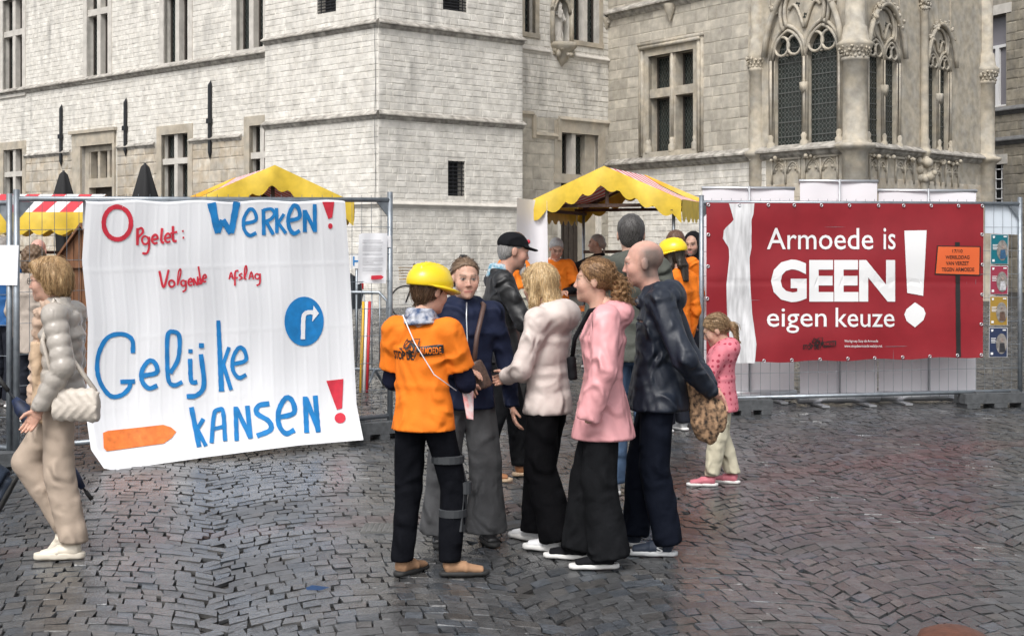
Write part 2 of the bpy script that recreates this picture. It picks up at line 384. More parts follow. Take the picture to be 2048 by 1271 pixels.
def ledge(fr, u0, u1, z, parent, m=M_ledge, out=.13, h=.13, e0=0, e1=0):
    mb = MB(); fr.prof(mb, u0, u1, [(-.05, z-h*.9), (.02, z-h*.9), (out*.45, z-h*.55), (out*.55, z-h*.2), (out, z-h*.12), (out, z+h*.1), (.02, z+h*.75), (-.05, z+h*.75)], e0, e1)
    mb.build('string_course', m, parent)
def bars(fr, rect, parent, nu, nz_, m=M_iron, r=.014, w=.03):
    mb = MB(); u0, u1, z0, z1 = rect
    for i in range(nu): u = u0+(u1-u0)*(i+.5)/nu; mb.tube([fr.pt(u, z0-.03, w), fr.pt(u, z1+.03, w)], r, 6)
    for i in range(nz_): z = z0+(z1-z0)*(i+.5)/nz_; mb.tube([fr.pt(u0-.04, z, w+.02), fr.pt(u1+.04, z, w+.02)], r, 6)
    return mb.build('window_grille', m, parent)
# ------------------------------------------------ tower
C, TL, TR = (-3.15, 33.0), (-6.35, 36.0), (.27, 35.9)
fL, fR = Fr(TL, C), Fr(C, TR)
tower = thing('stone_tower', 'whitewashed stone tower with a sharp corner and string courses, behind the fences', 'tower', (-3.1, 35.2, gz(33)))
TOPZ = 11.5; GZ = .3
def pxz(fr, x, y): return fr.px(x, y)[1]
zl1, zl2, zl3 = pxz(fL, 757, 45), pxz(fL, 757, 228), pxz(fR, 790, 408)
opsL = [fL.rect(634, -60, 672, 26)]; opsR = [fR.rect(886, -60, 934, 22), fR.rect(896, 322, 930, 392)]
wb = MB(); wall_sheet(fL, wb, 0, fL.len, GZ, TOPZ, opsL); wall_sheet(fR, wb, 0, fR.len, GZ, TOPZ, opsR)
inn = 2.2; pL = fL.pt(0, 0, -inn); pR = fR.pt(fR.len, 0, -inn)
for a, b in (((pL.x, pL.y), TL), (TR, (pR.x, pR.y)), ((pR.x, pR.y), (pL.x, pL.y))): wb.quad((*a, GZ), (*b, GZ), (*b, TOPZ), (*a, TOPZ))
wb.add([(*TL, TOPZ), (*C, TOPZ), (*TR, TOPZ), (pR.x, pR.y, TOPZ), (pL.x, pL.y, TOPZ)], [(0, 1, 2, 3, 4)])
tw = wb.build('wall', M_mort, tower)
st = Stones()
for fr, ops in ((fL, opsL), (fR, opsR)): st.fill(fr, .0, fr.len, GZ, TOPZ-1.5, ops, .145, (.15, .42), .011)
st.emit(tw, [ST_W[0]], [ST_W[1]])
for z in (zl1, zl2): ledge(fL, 0, fL.len, z, tower, e1=.4, e0=.3); ledge(fR, 0, fR.len, z, tower, e0=.4, e1=.3)
ledge(fL, 0, fL.len, zl3, tower, m=M_trimw, out=.09, h=.1, e1=.4); ledge(fR, 0, fR.len, zl3, tower, m=M_trimw, out=.09, h=.1, e0=.4)
for fr, o in ((fL, opsL[0]), (fR, opsR[0]), (fR, opsR[1])):
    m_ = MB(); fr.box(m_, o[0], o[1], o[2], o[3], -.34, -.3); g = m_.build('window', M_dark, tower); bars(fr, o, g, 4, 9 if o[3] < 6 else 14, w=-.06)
mb = MB(); mb.tube([fL.pt(fL.len-.06, z, .05+.015*math.sin(z*3)) for z in np.linspace(2.9, 10, 14)], .007, 6); mb.build('cable', mat('grey_cable', (.12, .12, .12), .6), tower)
# ------------------------------------------------ left wing
L0, L1 = (-17.63, 48.2), (-6.74, 38.2)
fW = Fr(L0, L1); U0, U1 = -3.0, fW.len+1.6
left = thing('town_hall_wing', 'long pale stone building with cross windows and iron wall anchors, left of the tower', 'building', (-12, 44.5, gz(44)))
zu = pxz(fW, 300, 141); zlow = pxz(fW, 430, 278)
up = []; mu = []
for x0, x1, yb, tr in ((7, 46, 183, 66), (175, 217, 152, 23), (329, 377, 124, -20), (474, 528, 98, -60)):
    u0, _, = fW.px(x0, 0); u1, _ = fW.px(x1, 0); z0 = pxz(fW, (x0+x1)/2, yb); zt = pxz(fW, (x0+x1)/2, tr); up.append((u0, u1, z0, zt+1.15, zt))
low = []
for x0, x1, yt, tr, dn in ((8, 46, 299, 348, 1.25), (324, 377, 268, 322, 1.35), (500, 545, 250, 310, 1.3)):
    u0, _, = fW.px(x0, 0); u1, _ = fW.px(x1, 0); zt = pxz(fW, (x0+x1)/2, yt); zm = pxz(fW, (x0+x1)/2, tr); low.append((u0, u1, zm-dn, zt, zm))
du0, du1 = fW.px(164, 0)[0], fW.px(228, 0)[0]; dz1 = pxz(fW, 196, 290); door = (du0, du1, GZ+.2, dz1)
ops = [o[:4] for o in up+low]+[door]
wb = MB(); wall_sheet(fW, wb, U0, U1, GZ, TOPZ+1, ops, .4); wb.quad(fW.pt(U0, GZ, -3), fW.pt(U0, GZ, 0), fW.pt(U0, TOPZ+1, 0), fW.pt(U0, TOPZ+1, -3)); wb.quad(fW.pt(U0, TOPZ+1, 0), fW.pt(U1, TOPZ+1, 0), fW.pt(U1, TOPZ+1, -3), fW.pt(U0, TOPZ+1, -3))
lw = wb.build('wall', M_mort, left)
sops = [(o[0]-.2, o[1]+.2, o[2]-.16, o[3]+.2) for o in ops]
st = Stones(); st.fill(fW, U0, U1, zlow, TOPZ-1, sops, .145, (.16, .45), .011); st.fill(fW, U0, U1, GZ, zlow, sops, .3, (.3, .6), .022, 1)
st.emit(lw, [ST_W[0], ST_B[0]], [ST_W[1], ST_B[1]])
ledge(fW, U0, U1, zu, left, out=.16, h=.15)
e = [(-3, fW.px(142, 0)[0]-.35), (fW.px(236, 0)[0], fW.px(311, 0)[0]), (fW.px(380, 0)[0], fW.px(484, 0)[0])]
e[0] = (fW.px(50, 0)[0], fW.px(142, 0)[0])
for a, b in e: ledge(fW, a, b, zlow, left, out=.1, h=.11)
for o in up: window(fW, None, o[:4], left, [(o[0]+o[1])/2], [o[4]], mw=.2, sur=.22, mat_s=M_trimw)
for o in low: window(fW, None, o[:4], left, [(o[0]+o[1])/2], [o[4]], mw=.17, sur=.24)
dm = MB(); fW.box(dm, door[0], door[1], door[2], door[3], -.42, -.38); dd = dm.build('door', M_wood, left)
a = MB(); zm = pxz(fW, 196, 356); zm2 = pxz(fW, 196, 374)
fW.box(a, du0-.5, du0, GZ, dz1+.45, -.1, .07); fW.box(a, du1, du1+.12, GZ, dz1+.45, -.1, .07); fW.box(a, du0-.5, du1+.12, dz1, dz1+.4, -.1, .075); fW.box(a, du0-.62, du1+.2, dz1+.4, dz1+.5, -.05, .14)
fW.box(a, du0, du0+.22, GZ, dz1, -.37, -.12); fW.box(a, du0+.22, du1, zm2, zm, -.37, -.1); fW.box(a, du0+.22, du1, dz1-.18, dz1, -.37, -.12)
for k in range(4): u = du0+.22+(du1-du0-.22)*k/3; fW.box(a, u-.07, u+.07, zm, dz1-.18, -.36, -.14)
a.build('door_surround', M_trim, left)
l = MB(); lattice(fW, l, (du0+.22, du1, zm, dz1-.18), -.375); l.build('lead_lattice', M_lead, left)
for x, y0, y1 in ((125, 208, 334), (254, 195, 314), (423, 160, 319)):
    u, z1 = fW.px(x, y0); z0 = pxz(fW, x, y1); m_ = MB(); zc = z0+(z1-z0)*.48
    fW.prof(m_, u-.055, u+.055, [(.03, z0+.2), (.09, z0+.2), (.09, z1-.15), (.03, z1-.15)])
    for zz, zt in ((z0+.2, z0), (z1-.15, z1)): m_.add([fW.pt(u-.055, zz, .03), fW.pt(u+.055, zz, .03), fW.pt(u+.055, zz, .09), fW.pt(u-.055, zz, .09), fW.pt(u+(.03 if zt > zz else -.02), zt, .04)], [(0, 1, 4), (1, 2, 4), (2, 3, 4), (3, 0, 4)])
    fW.box(m_, u-.085, u+.085, zc-.07, zc+.07, .025, .13); m_.build('wall_anchor', M_iron, left)
# ------------------------------------------------ link wall with niche statue and portal
K0, K1 = (.268, 37.5), (2.77, 40.0)
fK = Fr(K0, K1); link = thing('link_building', 'narrow recessed stone wall with niche statue and portal, right of the tower', 'building', (1.5, 39.5, gz(39)))
ku = lambda x: fK.px(x, 0)[0]
zk1 = pxz(fK, 1130, 110); zk2 = pxz(fK, 1170, 243)
o1 = (ku(1048), ku(1070), pxz(fK, 1060, 66), 9.5); o2 = (ku(1146), ku(1198), pxz(fK, 1170, 84), 9.5)
nic = (ku(1106), ku(1138), pxz(fK, 1120, 88), pxz(fK, 1120, -8)); por = (ku(1122), ku(1196), GZ+.15, pxz(fK, 1160, 268))
ops = [o1, o2, nic, por]
wb = MB(); wall_sheet(fK, wb, -1.8, fK.len+.4, GZ, TOPZ, ops, .4); wb.quad(fK.pt(-1.8, TOPZ, 0), fK.pt(fK.len+.4, TOPZ, 0), fK.pt(fK.len+.4, TOPZ, -3), fK.pt(-1.8, TOPZ, -3)); kw = wb.build('wall', M_mort, link)
st = Stones(); so_ = [(o[0]-.14, o[1]+.14, o[2]-.1, o[3]+.14) for o in ops]
st.fill(fK, -1.8, fK.len, GZ, zk2, so_, .3, (.35, .65), .015, 1); st.fill(fK, -1.8, fK.len, zk2, TOPZ-1, so_, .16, (.2, .45), .018, 0)
st.emit(kw, [ST_W[0], ST_G[0]], [ST_W[1], ST_G[1]], 250)
ledge(fK, -1.5, nic[0]-.15, zk1, link, m=M_trimw, out=.1, h=.12); ledge(fK, nic[1]+.15, fK.len, zk1, link, m=M_trimw, out=.1, h=.12)
us, ue = ku(1066), ku(1116)
ledge(fK, -1.5, us, zk2+.05, link, m=M_trim, out=.08, h=.11); ledge(fK, us, ue, pxz(fK, 1090, 271), link, m=M_trim, out=.08, h=.11); ledge(fK, ue, fK.len, zk2, link, m=M_trim, out=.09, h=.11)
a = MB(); fK.box(a, us-.06, us+.06, pxz(fK, 1090, 271)-.1, zk2+.03, -.02, .075); a.build('string_course', M_trim, link); a = MB(); fK.box(a, ue-.06, ue+.06, pxz(fK, 1090, 271)-.1, zk2-.02, -.02, .078); a.build('string_course', M_trim, link)
window(fK, None, o1, link, [], [], sur=.14, mat_s=M_trim); window(fK, None, o2, link, [(o2[0]+o2[1])/2], [], mw=.17, sur=.14)
pz = pxz(fK, 1150, 349); pz2 = pxz(fK, 1150, 366)
g = window(fK, None, (por[0], por[1], pz, por[3]), link, [por[0]+(por[1]-por[0])*.36], [], mw=.16, sur=.28, depth=.3)
a = MB(); fK.box(a, por[0], por[1], pz2, pz, -.39, -.1); fK.box(a, por[1]-.42, por[1], pz, por[3], -.39, -.12); fK.box(a, por[1]-.5, por[1], GZ, pz2, -.39, -.1); a.build('portal_lintel', M_trim, link)
a = MB(); fK.box(a, por[0], por[1]-.5, por[2], pz2, -.39, -.33)
for k in range(5): u = por[0]+(por[1]-.5-por[0])*(k+.5)/5; fK.box(a, u-.07, u+.07, por[2], pz2, -.33, -.31)
a.build('door', M_wood, link)
# ------------------------------------------------ signed distance shapes -> one smooth mesh (surface nets)
def vunit(v): v = np.asarray(v, float); return v/np.linalg.norm(v)
class SDF:
    """list of (op, fn, k); fn maps points (n,3) to distances"""
    def __init__(s): s.ops = []; s.lo = np.full(3, 1e9); s.hi = np.full(3, -1e9); s.post = []
    def _bb(s, c, r): s.lo = np.minimum(s.lo, np.asarray(c)-r); s.hi = np.maximum(s.hi, np.asarray(c)+r)
    def ell(s, c, r, k=.02, op='u', Rm=None):
        c = np.asarray(c, np.float32); r = np.asarray((r,)*3 if np.isscalar(r) else r, np.float32)
        def f(p):
            q = p-c
            if Rm is not None: q = q@np.asarray(Rm, np.float32)
            k0 = np.sqrt(((q/r)**2).sum(1)); k1 = np.sqrt(((q/(r*r))**2).sum(1))+1e-9; return k0*(k0-1)/k1
        if op == 'u': s._bb(c, max(r))
        s.ops.append((op, f, k)); return s
    def cap(s, a, b, ra, rb=None, k=.02, op='u', quilt=None):
        a = np.asarray(a, np.float32); b = np.asarray(b, np.float32); rb = ra if rb is None else rb; ab = b-a; L2 = float(ab@ab)+1e-9
        def f(p):
            t_ = (p-a)@ab/L2; t = np.clip(t_, 0, 1); d = np.sqrt(((p-a-t[:, None]*ab)**2).sum(1))-(ra+(rb-ra)*t)
            if quilt: d = d-quilt[1]*(np.abs(np.sin(np.pi*(t*math.sqrt(L2)/quilt[0]+.3)))**.6-.5)
            return d
        if op == 'u': s._bb(a, ra); s._bb(b, rb)
        s.ops.append((op, f, k)); return s
    def cone(s, a, b, wa, wb, side=(1, 0, 0), k=.02, op='u'):     # elliptical sections: w = (half along side, half across)
        a = np.asarray(a, np.float32); b = np.asarray(b, np.float32); t0 = b-a; L = np.linalg.norm(t0); t0 = t0/L
        x = np.asarray(side, float); x = x-t0*(x@t0); x = vunit(x); y = np.cross(t0, x)
        wa = np.asarray(wa, float); wb = np.asarray(wb, float); x = x.astype(np.float32); y = y.astype(np.float32); t0 = t0.astype(np.float32)
        def f(p):
            q = p-a; l = q@t0; t = np.clip(l/L, 0, 1); A = wa[0]+(wb[0]-wa[0])*t; B = wa[1]+(wb[1]-wa[1])*t
            rr = np.sqrt((q@x/A)**2+(q@y/B)**2); d = (rr-1)*np.minimum(A, B); ax = np.maximum(np.maximum(-l, l-L), 0)
            return np.where(ax > 0, np.sqrt(np.maximum(d, 0)**2+ax**2)+np.minimum(d, 0)*0, d)
        if op == 'u': s._bb(a, max(wa)); s._bb(b, max(wb))
        s.ops.append((op, f, k)); return s
    def half(s, n, c, op='i', k=.004):    # keep n.p < c
        n = vunit(n).astype(np.float32); s.ops.append((op, lambda p: p@n-c, k)); return s
    def fn(s, f, op='add', k=0): s.ops.append((op, f, k)); return s
    def ev(s, p):
        d = None
        for op, f, k in s.ops:
            e = f(p).astype(np.float32)
            if d is None: d = e; continue
            if op == 'add': d = d+e; continue
            if op == 'i' or op == 's':
                if op == 's': e = -e
                h = np.clip(.5-.5*(d-e)/max(k, 1e-6), 0, 1) if k else (e > d).astype(np.float32); h = np.clip(.5+.5*(e-d)/max(k, 1e-6), 0, 1); d = d+(e-d)*h+k*h*(1-h)
            else:
                h = np.clip(.5+.5*(d-e)/max(k, 1e-6), 0, 1); d = d+(e-d)*h-k*h*(1-h)
        return d
    def mesh(s, h, pad=.05):
        lo = s.lo-pad; n = np.ceil((s.hi+pad-lo)/h).astype(int)+2
        ax = [np.arange(m_, dtype=np.float32)*h+np.float32(l_) for m_, l_ in zip(n, lo)]
        g = np.stack(np.meshgrid(*ax, indexing='ij'), -1).reshape(-1, 3)
        d = np.concatenate([s.ev(c) for c in np.array_split(g, max(1, len(g)//200000))]).reshape(n); return nets(d, lo, h)
def nets(d, lo, h):
    s = d < 0; nx, ny, nz_ = d.shape
    c = np.zeros((nx-1, ny-1, nz_-1), np.int8)
    for i in (0, 1):
        for j in (0, 1):
            for k in (0, 1): c += s[i:nx-1+i, j:ny-1+j, k:nz_-1+k]
    I = np.argwhere((c > 0) & (c < 8)); idx = np.full(c.shape, -1, np.int64); idx[tuple(I.T)] = np.arange(len(I))
    acc = np.zeros((len(I), 3)); cnt = np.zeros(len(I))
    crn = [(i, j, k) for i in (0, 1) for j in (0, 1) for k in (0, 1)]
    dv = {q: d[I[:, 0]+q[0], I[:, 1]+q[1], I[:, 2]+q[2]] for q in crn}
    for q in crn:
        for a in range(3):
            if q[a]: continue
            e = list(q); e[a] = 1; e = tuple(e); d0, d1 = dv[q], dv[e]; m_ = (d0 < 0) != (d1 < 0)
            t = np.where(m_, d0/(d0-d1+1e-12), 0); pos = np.array(q, float)[None]+np.zeros((len(I), 3)); pos[:, a] = t
            acc += np.where(m_[:, None], pos, 0); cnt += m_
    V = (I+acc/cnt[:, None])*h+lo; Fs = []
    for a in range(3):
        sl0 = [slice(None)]*3; sl1 = [slice(None)]*3; sl0[a] = slice(0, -1); sl1[a] = slice(1, None)
        A = s[tuple(sl0)]; B = s[tuple(sl1)]; E = np.argwhere(A != B); b_, c_ = [(1, 2), (2, 0), (0, 1)][a]
        ok = (E[:, b_] > 0) & (E[:, c_] > 0) & (E[:, b_] < d.shape[b_]-1) & (E[:, c_] < d.shape[c_]-1); E = E[ok]; sg = A[tuple(E.T)]
        def cell(db, dc): q = E.copy(); q[:, b_] -= db; q[:, c_] -= dc; return idx[tuple(q.T)]
        q = np.stack([cell(1, 1), cell(0, 1), cell(0, 0), cell(1, 0)], 1); q[~sg] = q[~sg][:, ::-1]; Fs.append(q)
    F = np.concatenate(Fs); F = F[(F >= 0).all(1)]; return V, F
def folds(amp, sc=1.0, seed=0, vert=1.0):
    r = np.random.default_rng(seed); K = r.normal(0, 1, (5, 3))*np.array([24, 24, 24*vert])*sc; ph = r.uniform(0, 6, 5)
    def f(p):
        w = np.sin(p@K[0]*.4+ph[0])*1.6; w2 = np.sin(p@K[4]*.5+ph[4])
        x = .9*np.sin(p@K[1]*.45+ph[1]+w)+.9*(.55-np.abs(np.sin(p@K[2]*.5+ph[2]+1.5*w)))*(1+w2)*.7+.5*(.5-np.abs(np.sin(p@K[3]*.9+ph[3]+w)))*(1-w2)
        return amp*x
    return f
# ------------------------------------------------ right wing with the gothic bay
W0, WC, WE = (2.73, 40.0), (7.94, 32.4), (12.65, 37.3)
f1, f2 = Fr(W0, WC), Fr(WC, WE)
wing = thing('gothic_wing', 'grey limestone wing with gothic traceried bay windows and a round corner column', 'building', (8, 36, gz(36)))
M_tr = mat('carved_stone', (.49, .435, .345), .85, noise=.3, nscale=3, bump=.4, bscale=26, col2=(.43, .40, .345), spec=.25)
a1 = lambda x: f1.px(x, 0)[0]
a2 = lambda x: f2.px(x, 0)[0]
zs = pxz(f1, 1400, 316); zt = pxz(f1, 1280, 16); NTOP = TOPZ
wwin = (a1(1298), a1(1388), pxz(f1, 1343, 301), pxz(f1, 1343, 106))
big = (a1(1540), a1(1683), pxz(f1, 1612, 299), 9.3)
pA = (a2(1733), a2(1800), pxz(f2, 1765, 302), 9.3); pB = (a2(1852), a2(1902), pxz(f2, 1877, 312), 9.3)
ops1, ops2 = [wwin, big], [pA, pB]
wb = MB(); wall_sheet(f1, wb, -.5, f1.len, GZ, NTOP, ops1, .45); wall_sheet(f2, wb, 0, f2.len, GZ, NTOP, ops2, .45)
wb.quad(f2.pt(f2.len, GZ, 0), f2.pt(f2.len, GZ, -3), f2.pt(f2.len, NTOP, -3), f2.pt(f2.len, NTOP, 0))
wb.add([f1.pt(0, NTOP), f1.pt(f1.len, NTOP), f2.pt(f2.len, NTOP), f2.pt(f2.len, NTOP, -4)], [(0, 1, 2, 3)])
ww = wb.build('wall', M_tr, wing)
st = Stones(); s1 = [(wwin[0]-.3, wwin[1]+.3, wwin[2]-.15, wwin[3]+.35), (a1(1497), f1.len+.1, zs, 12)]
st.fill(f1, 0, f1.len, zs, NTOP-1, s1, .3, (.3, .62), .012, 0)
st.fill(f1, 0, a1(1532), GZ, zs-.2, [], .16, (.22, .5), .015, 1); st.fill(f1, a1(1532), f1.len-.2, GZ, pxz(f1, 1600, 366), [], .28, (.35, .6), .012, 2); st.fill(f2, .2, f2.len, GZ, pxz(f2, 1850, 362), [], .28, (.35, .6), .012, 2)
st.fill(f1, a1(1530), f1.len-.3, 9.35, NTOP-1, [], .3, (.3, .6), .012, 0)
st.emit(ww, [ST_G[0], ST_W[0], ST_B[0]], [ST_G[1], ST_W[1], ST_B[1]])
ledge(f1, 0, f1.len, zt, wing, out=.2, h=.2); ledge(f1, -.1, f1.len, zs, wing, out=.24, h=.2, e1=-.2); ledge(f2, 0, f2.len+.1, zs, wing, out=.2, h=.16, e0=-.2)
for x in (1215, 1345):      # carved corbels under the upper ledge
    u = a1(x); c = MB(); p = f1.pt(u, zt-.22, .1)
    for k in range(9): c.ball(p+Vector((rng.uniform(-.1, .1), rng.uniform(-.1, .1), rng.uniform(-.13, .1))), rng.uniform(.05, .09))
    c.lathe((p.x, p.y, p.z), [(.02, -.34), (.07, -.22), (.14, -.05), (.17, .12)], 10); c.build('corbel', M_tr, wing, True)
um = (a1(1332)+a1(1355))/2; ztr = pxz(f1, 1343, 182)
g = window(f1, None, wwin, wing, [um], [ztr], mm=M_tr, mw=.24, depth=.34, sur=.2, mat_s=M_tr)
a = MB()
for k, (o_, w_) in enumerate(((.2, .06), (.3, .03))): f1.box(a, wwin[0]-o_-.08, wwin[0]-o_, wwin[2]-.1, wwin[3]+o_, -.02, w_+.03); f1.box(a, wwin[1]+o_, wwin[1]+o_+.08, wwin[2]-.1, wwin[3]+o_, -.02, w_+.03); f1.box(a, wwin[0]-o_-.1, wwin[1]+o_+.1, wwin[3]+o_, wwin[3]+o_+.09, -.02, w_+.06)
for u in (wwin[0]-.05, um, wwin[1]+.04): p = f1.pt(u, wwin[2], -.02); a.tube([f1.pt(u, wwin[2]+.35, -.02), f1.pt(u, wwin[3], -.02)], .05, 8); a.lathe((p.x, p.y, p.z), [(.11, -.02), (.11, .15), (.07, .2), (.085, .3), (.05, .36)], 8)
a.build('window_moulding', M_tr, g, True)
def arch_z(u, c, h, z0, k=1.15):
    r_ = 2*h*k*.5+h*.25; x = abs(u-c)
    return z0+math.sqrt(max(r_*r_-(x+r_-h)**2, 0)) if x <= h else z0
def traceried(fr, ua, ub, z0, zspr, ztop, parent, scale=1.0):
    """pair of lights between ua and ub"""
    mid = (ua+ub)/2; mwd = .15*scale; jw = .13*scale; lights = [(ua+jw, mid-mwd/2), (mid+mwd/2, ub-jw)]
    gl = MB(); fr.box(gl, ua, ub, z0, ztop, -.2, -.155); g = gl.build('window', M_glass, parent)
    t = MB(); Wf, Wb = -.03, -.15; m_ = 14
    for (a, b) in lights:
        c, h = (a+b)/2, (b-a)/2
        for i in range(m_):
            x0, x1 = a+(b-a)*i/m_, a+(b-a)*(i+1)/m_; q0, q1 = arch_z(x0, c, h, zspr), arch_z(x1, c, h, zspr)
            t.quad(fr.pt(x0, q0, Wf), fr.pt(x1, q1, Wf), fr.pt(x1, ztop, Wf), fr.pt(x0, ztop, Wf)); t.quad(fr.pt(x0, q0, Wb), fr.pt(x1, q1, Wb), fr.pt(x1, q1, Wf), fr.pt(x0, q0, Wf))
    for (a, b) in ((ua, ua+jw), (mid-mwd/2, mid+mwd/2), (ub-jw, ub)): fr.box(t, a, b, z0, ztop, Wb, Wf-.002)
    t.build('tracery_plate', M_tr, g)
    r = MB(); rr = .042*scale
    for (a, b) in lights:
        c, h = (a+b)/2, (b-a)/2+.03*scale
        for dz, e, q in ((0, 0, rr), (.1*scale, .09*scale, rr*1.2)):
            pts = [fr.pt(c-h-e, z0+.1, Wf+.02), fr.pt(c-h-e, zspr, Wf+.02)]+[fr.pt(c-h-e+(2*h+2*e)*i/16, arch_z(c-h-e+(2*h+2*e)*i/16, c, h+e, zspr), Wf+.03) for i in range(17)]+[fr.pt(c+h+e, zspr, Wf+.02), fr.pt(c+h+e, z0+.1, Wf+.02)]
            r.tube(pts, q, 6)
        for sg in (-1, 1):      # cusp scrolls hanging in the light head
            cc_ = fr.pt(c+sg*h*.42, zspr+h*.62, Wf+.02); R_ = h*.46
            r.tube([cc_+Vector((fr.d.x*math.cos(x)*R_, fr.d.y*math.cos(x)*R_, math.sin(x)*R_)) for x in np.linspace(0, 2*math.pi, 17)[:-1]], rr*.9, 6, closed=True)
            r.ball(fr.pt(c+sg*h*.12, zspr+h*.2, Wf-.02), .045*scale)
    ht = (ub-ua)/2; zc = zspr+ht*.95; Rb = ht*.56    # big circle with quatrefoil over the pair
    for q in (Rb, Rb*1.22): r.tube([fr.pt(mid+math.cos(x)*q, zc+math.sin(x)*q*1.1, Wf+.05) for x in np.linspace(-.5, math.pi+.5, 24)], rr*1.2, 6)
    for sg in (-1, 1): r.tube([fr.pt(mid+sg*(.02+Rb*.75*x), zc-.35*ht+Rb*.9*math.sin(x*2.2), Wf+.04) for x in np.linspace(0, 1, 10)], rr, 6)
    r.build('tracery_ribs', M_tr, g, True)
    d = MB()
    for cu, cz in ((mid-Rb*.4, zc+Rb*.25), (mid+Rb*.4, zc+Rb*.25), (mid, zc-Rb*.2), ((lights[0][0]*.7+lights[0][1]*.3), zspr+ht*.42), (lights[1][0]*.3+lights[1][1]*.7, zspr+ht*.42)):
        for k in range(4): x, z = cu+.05*scale*math.cos(k*math.pi/2+.5), cz+.05*scale*math.sin(k*math.pi/2+.5); q = .042*scale; d.add([fr.pt(x-q, z, Wf+.004), fr.pt(x, z-q, Wf+.004), fr.pt(x+q, z, Wf+.004), fr.pt(x, z+q, Wf+.004)], [(0, 1, 2, 3)])
    d.build('quatrefoil_pane', M_glass, g)
    hd = MB(); pts = []     # ogee hood with crockets
    for x in np.linspace(-1, 1, 33): pts.append(fr.pt(mid+x*(ht+.1), zspr+.1+(ht*1.55)*max(0, 1-abs(x)**1.9)**.62, Wf+.14))
    hd.tube(pts, .075*scale, 8)
    for i in (4, 8, 12, 20, 24, 28):
        for k in range(7): hd.ball(pts[i]+Vector((rng.uniform(-.09, .09), rng.uniform(-.07, .03), rng.uniform(-.02, .2)))*scale, rng.uniform(.03, .075)*scale, 6, 5)
    hd.build('hood_mould', M_tr, g, True)
    b = MB()      # bases and shields of the mullions
    for u in (ua+.05, mid, ub-.05):
        p = fr.pt(u, z0, Wf+.04); b.lathe((p.x, p.y, p.z), [(.11*scale, 0), (.11*scale, .2), (.07*scale, .26), (.09*scale, .36), (.05*scale, .42)], 8); b.tube([fr.pt(u, z0+.4, Wf+.04), fr.pt(u, zspr, Wf+.04)], .045*scale, 8)
    zz = z0+(zspr-z0)*.66; b.add([fr.pt(mid-.09, zz+.14, Wf+.12), fr.pt(mid+.09, zz+.14, Wf+.12), fr.pt(mid+.08, zz-.02, Wf+.12), fr.pt(mid, zz-.13, Wf+.12), fr.pt(mid-.08, zz-.02, Wf+.12)]+[fr.pt(mid+x, zz+y, Wf) for x, y in ((-.09, .14), (.09, .14), (.08, -.02), (0, -.13), (-.08, -.02))], [(0, 1, 2, 3, 4), (0, 5, 6, 1), (1, 6, 7, 2), (2, 7, 8, 3), (3, 8, 9, 4), (4, 9, 5, 0)])
    b.build('mullion_shaft', M_tr, g, True)
    for a, c in lights:
        l = MB(); octlattice(fr, l, lambda u, z: z < arch_z(u, (a+c)/2, (c-a)/2, zspr)-.02, (a, c, z0, zspr+.55), -.150, step=.128); l.build('lead_lattice', M_lead, g)
zsp1 = pxz(f1, 1612, 112); zsp2 = pxz(f2, 1765, 120); zsp3 = pxz(f2, 1877, 140)
traceried(f1, big[0], big[1], big[2], zsp1, 9.3, wing); traceried(f2, pA[0], pA[1], pA[2], zsp2, 9.3, wing, .85); traceried(f2, pB[0], pB[1], pB[2], zsp3, 9.3, wing, .75)
def column(c, r, zb, zcap, ztop, parent, capr=1.45, base=True, m=M_tr):
    b = MB(); b.lathe((c.x, c.y, 0), [(r*1.05, GZ), (r*1.05, zb-.16), (r*1.3, zb-.1), (r*1.65, zb-.04), (r*1.65, zb+.03), (r*1.2, zb+.06), (r, zb+.13), (r, zcap-.3), (r*1.12, zcap-.28), (r*1.12, zcap-.22), (r, zcap-.2), (r*1.05, zcap-.1), (r*capr, zcap+.06), (r*capr, zcap+.12), (r*1.1, zcap+.2), (r*.95, zcap+.5), (r*.8, zcap+.55), (r*.8, ztop)], 20)
    o = b.build('column', m, parent, True); k = MB()
    n_ = max(14, int(r*75))
    for i in range(n_):
        x = 2*math.pi*i/n_
        for j in range(3): rr = r*(1.08+.11*j)+rng.uniform(-.01, .02); q_ = rng.uniform(.022, .045); k.ball((c.x+rr*math.cos(x+j*.2), c.y+rr*math.sin(x+j*.2), zcap-.18+.09*j+rng.uniform(-.03, .03)), (q_, q_, q_*rng.uniform(.7, 1.6)), 6, 5)
    k.build('capital_carving', m, o, True)['kind'] = 'stuff'; return o
p = f1.pt(f1.len, 0, 0); column(p, .285, zs, pxz(f1, 1705, 98), NTOP, wing)
p = f1.pt(a1(1513), 0, -.02); column(p, .19, zs, pxz(f1, 1513, 120), NTOP, wing, 1.3)
p = f2.pt(a2(1843), 0, .08); column(p, .1, zs+.02, pxz(f2, 1843, 2), NTOP, wing, 1.35)
p = f2.pt(f2.len-.1, 0, 0); column(p, .25, zs, pxz(f2, 1945, 142), NTOP, wing, 1.45)
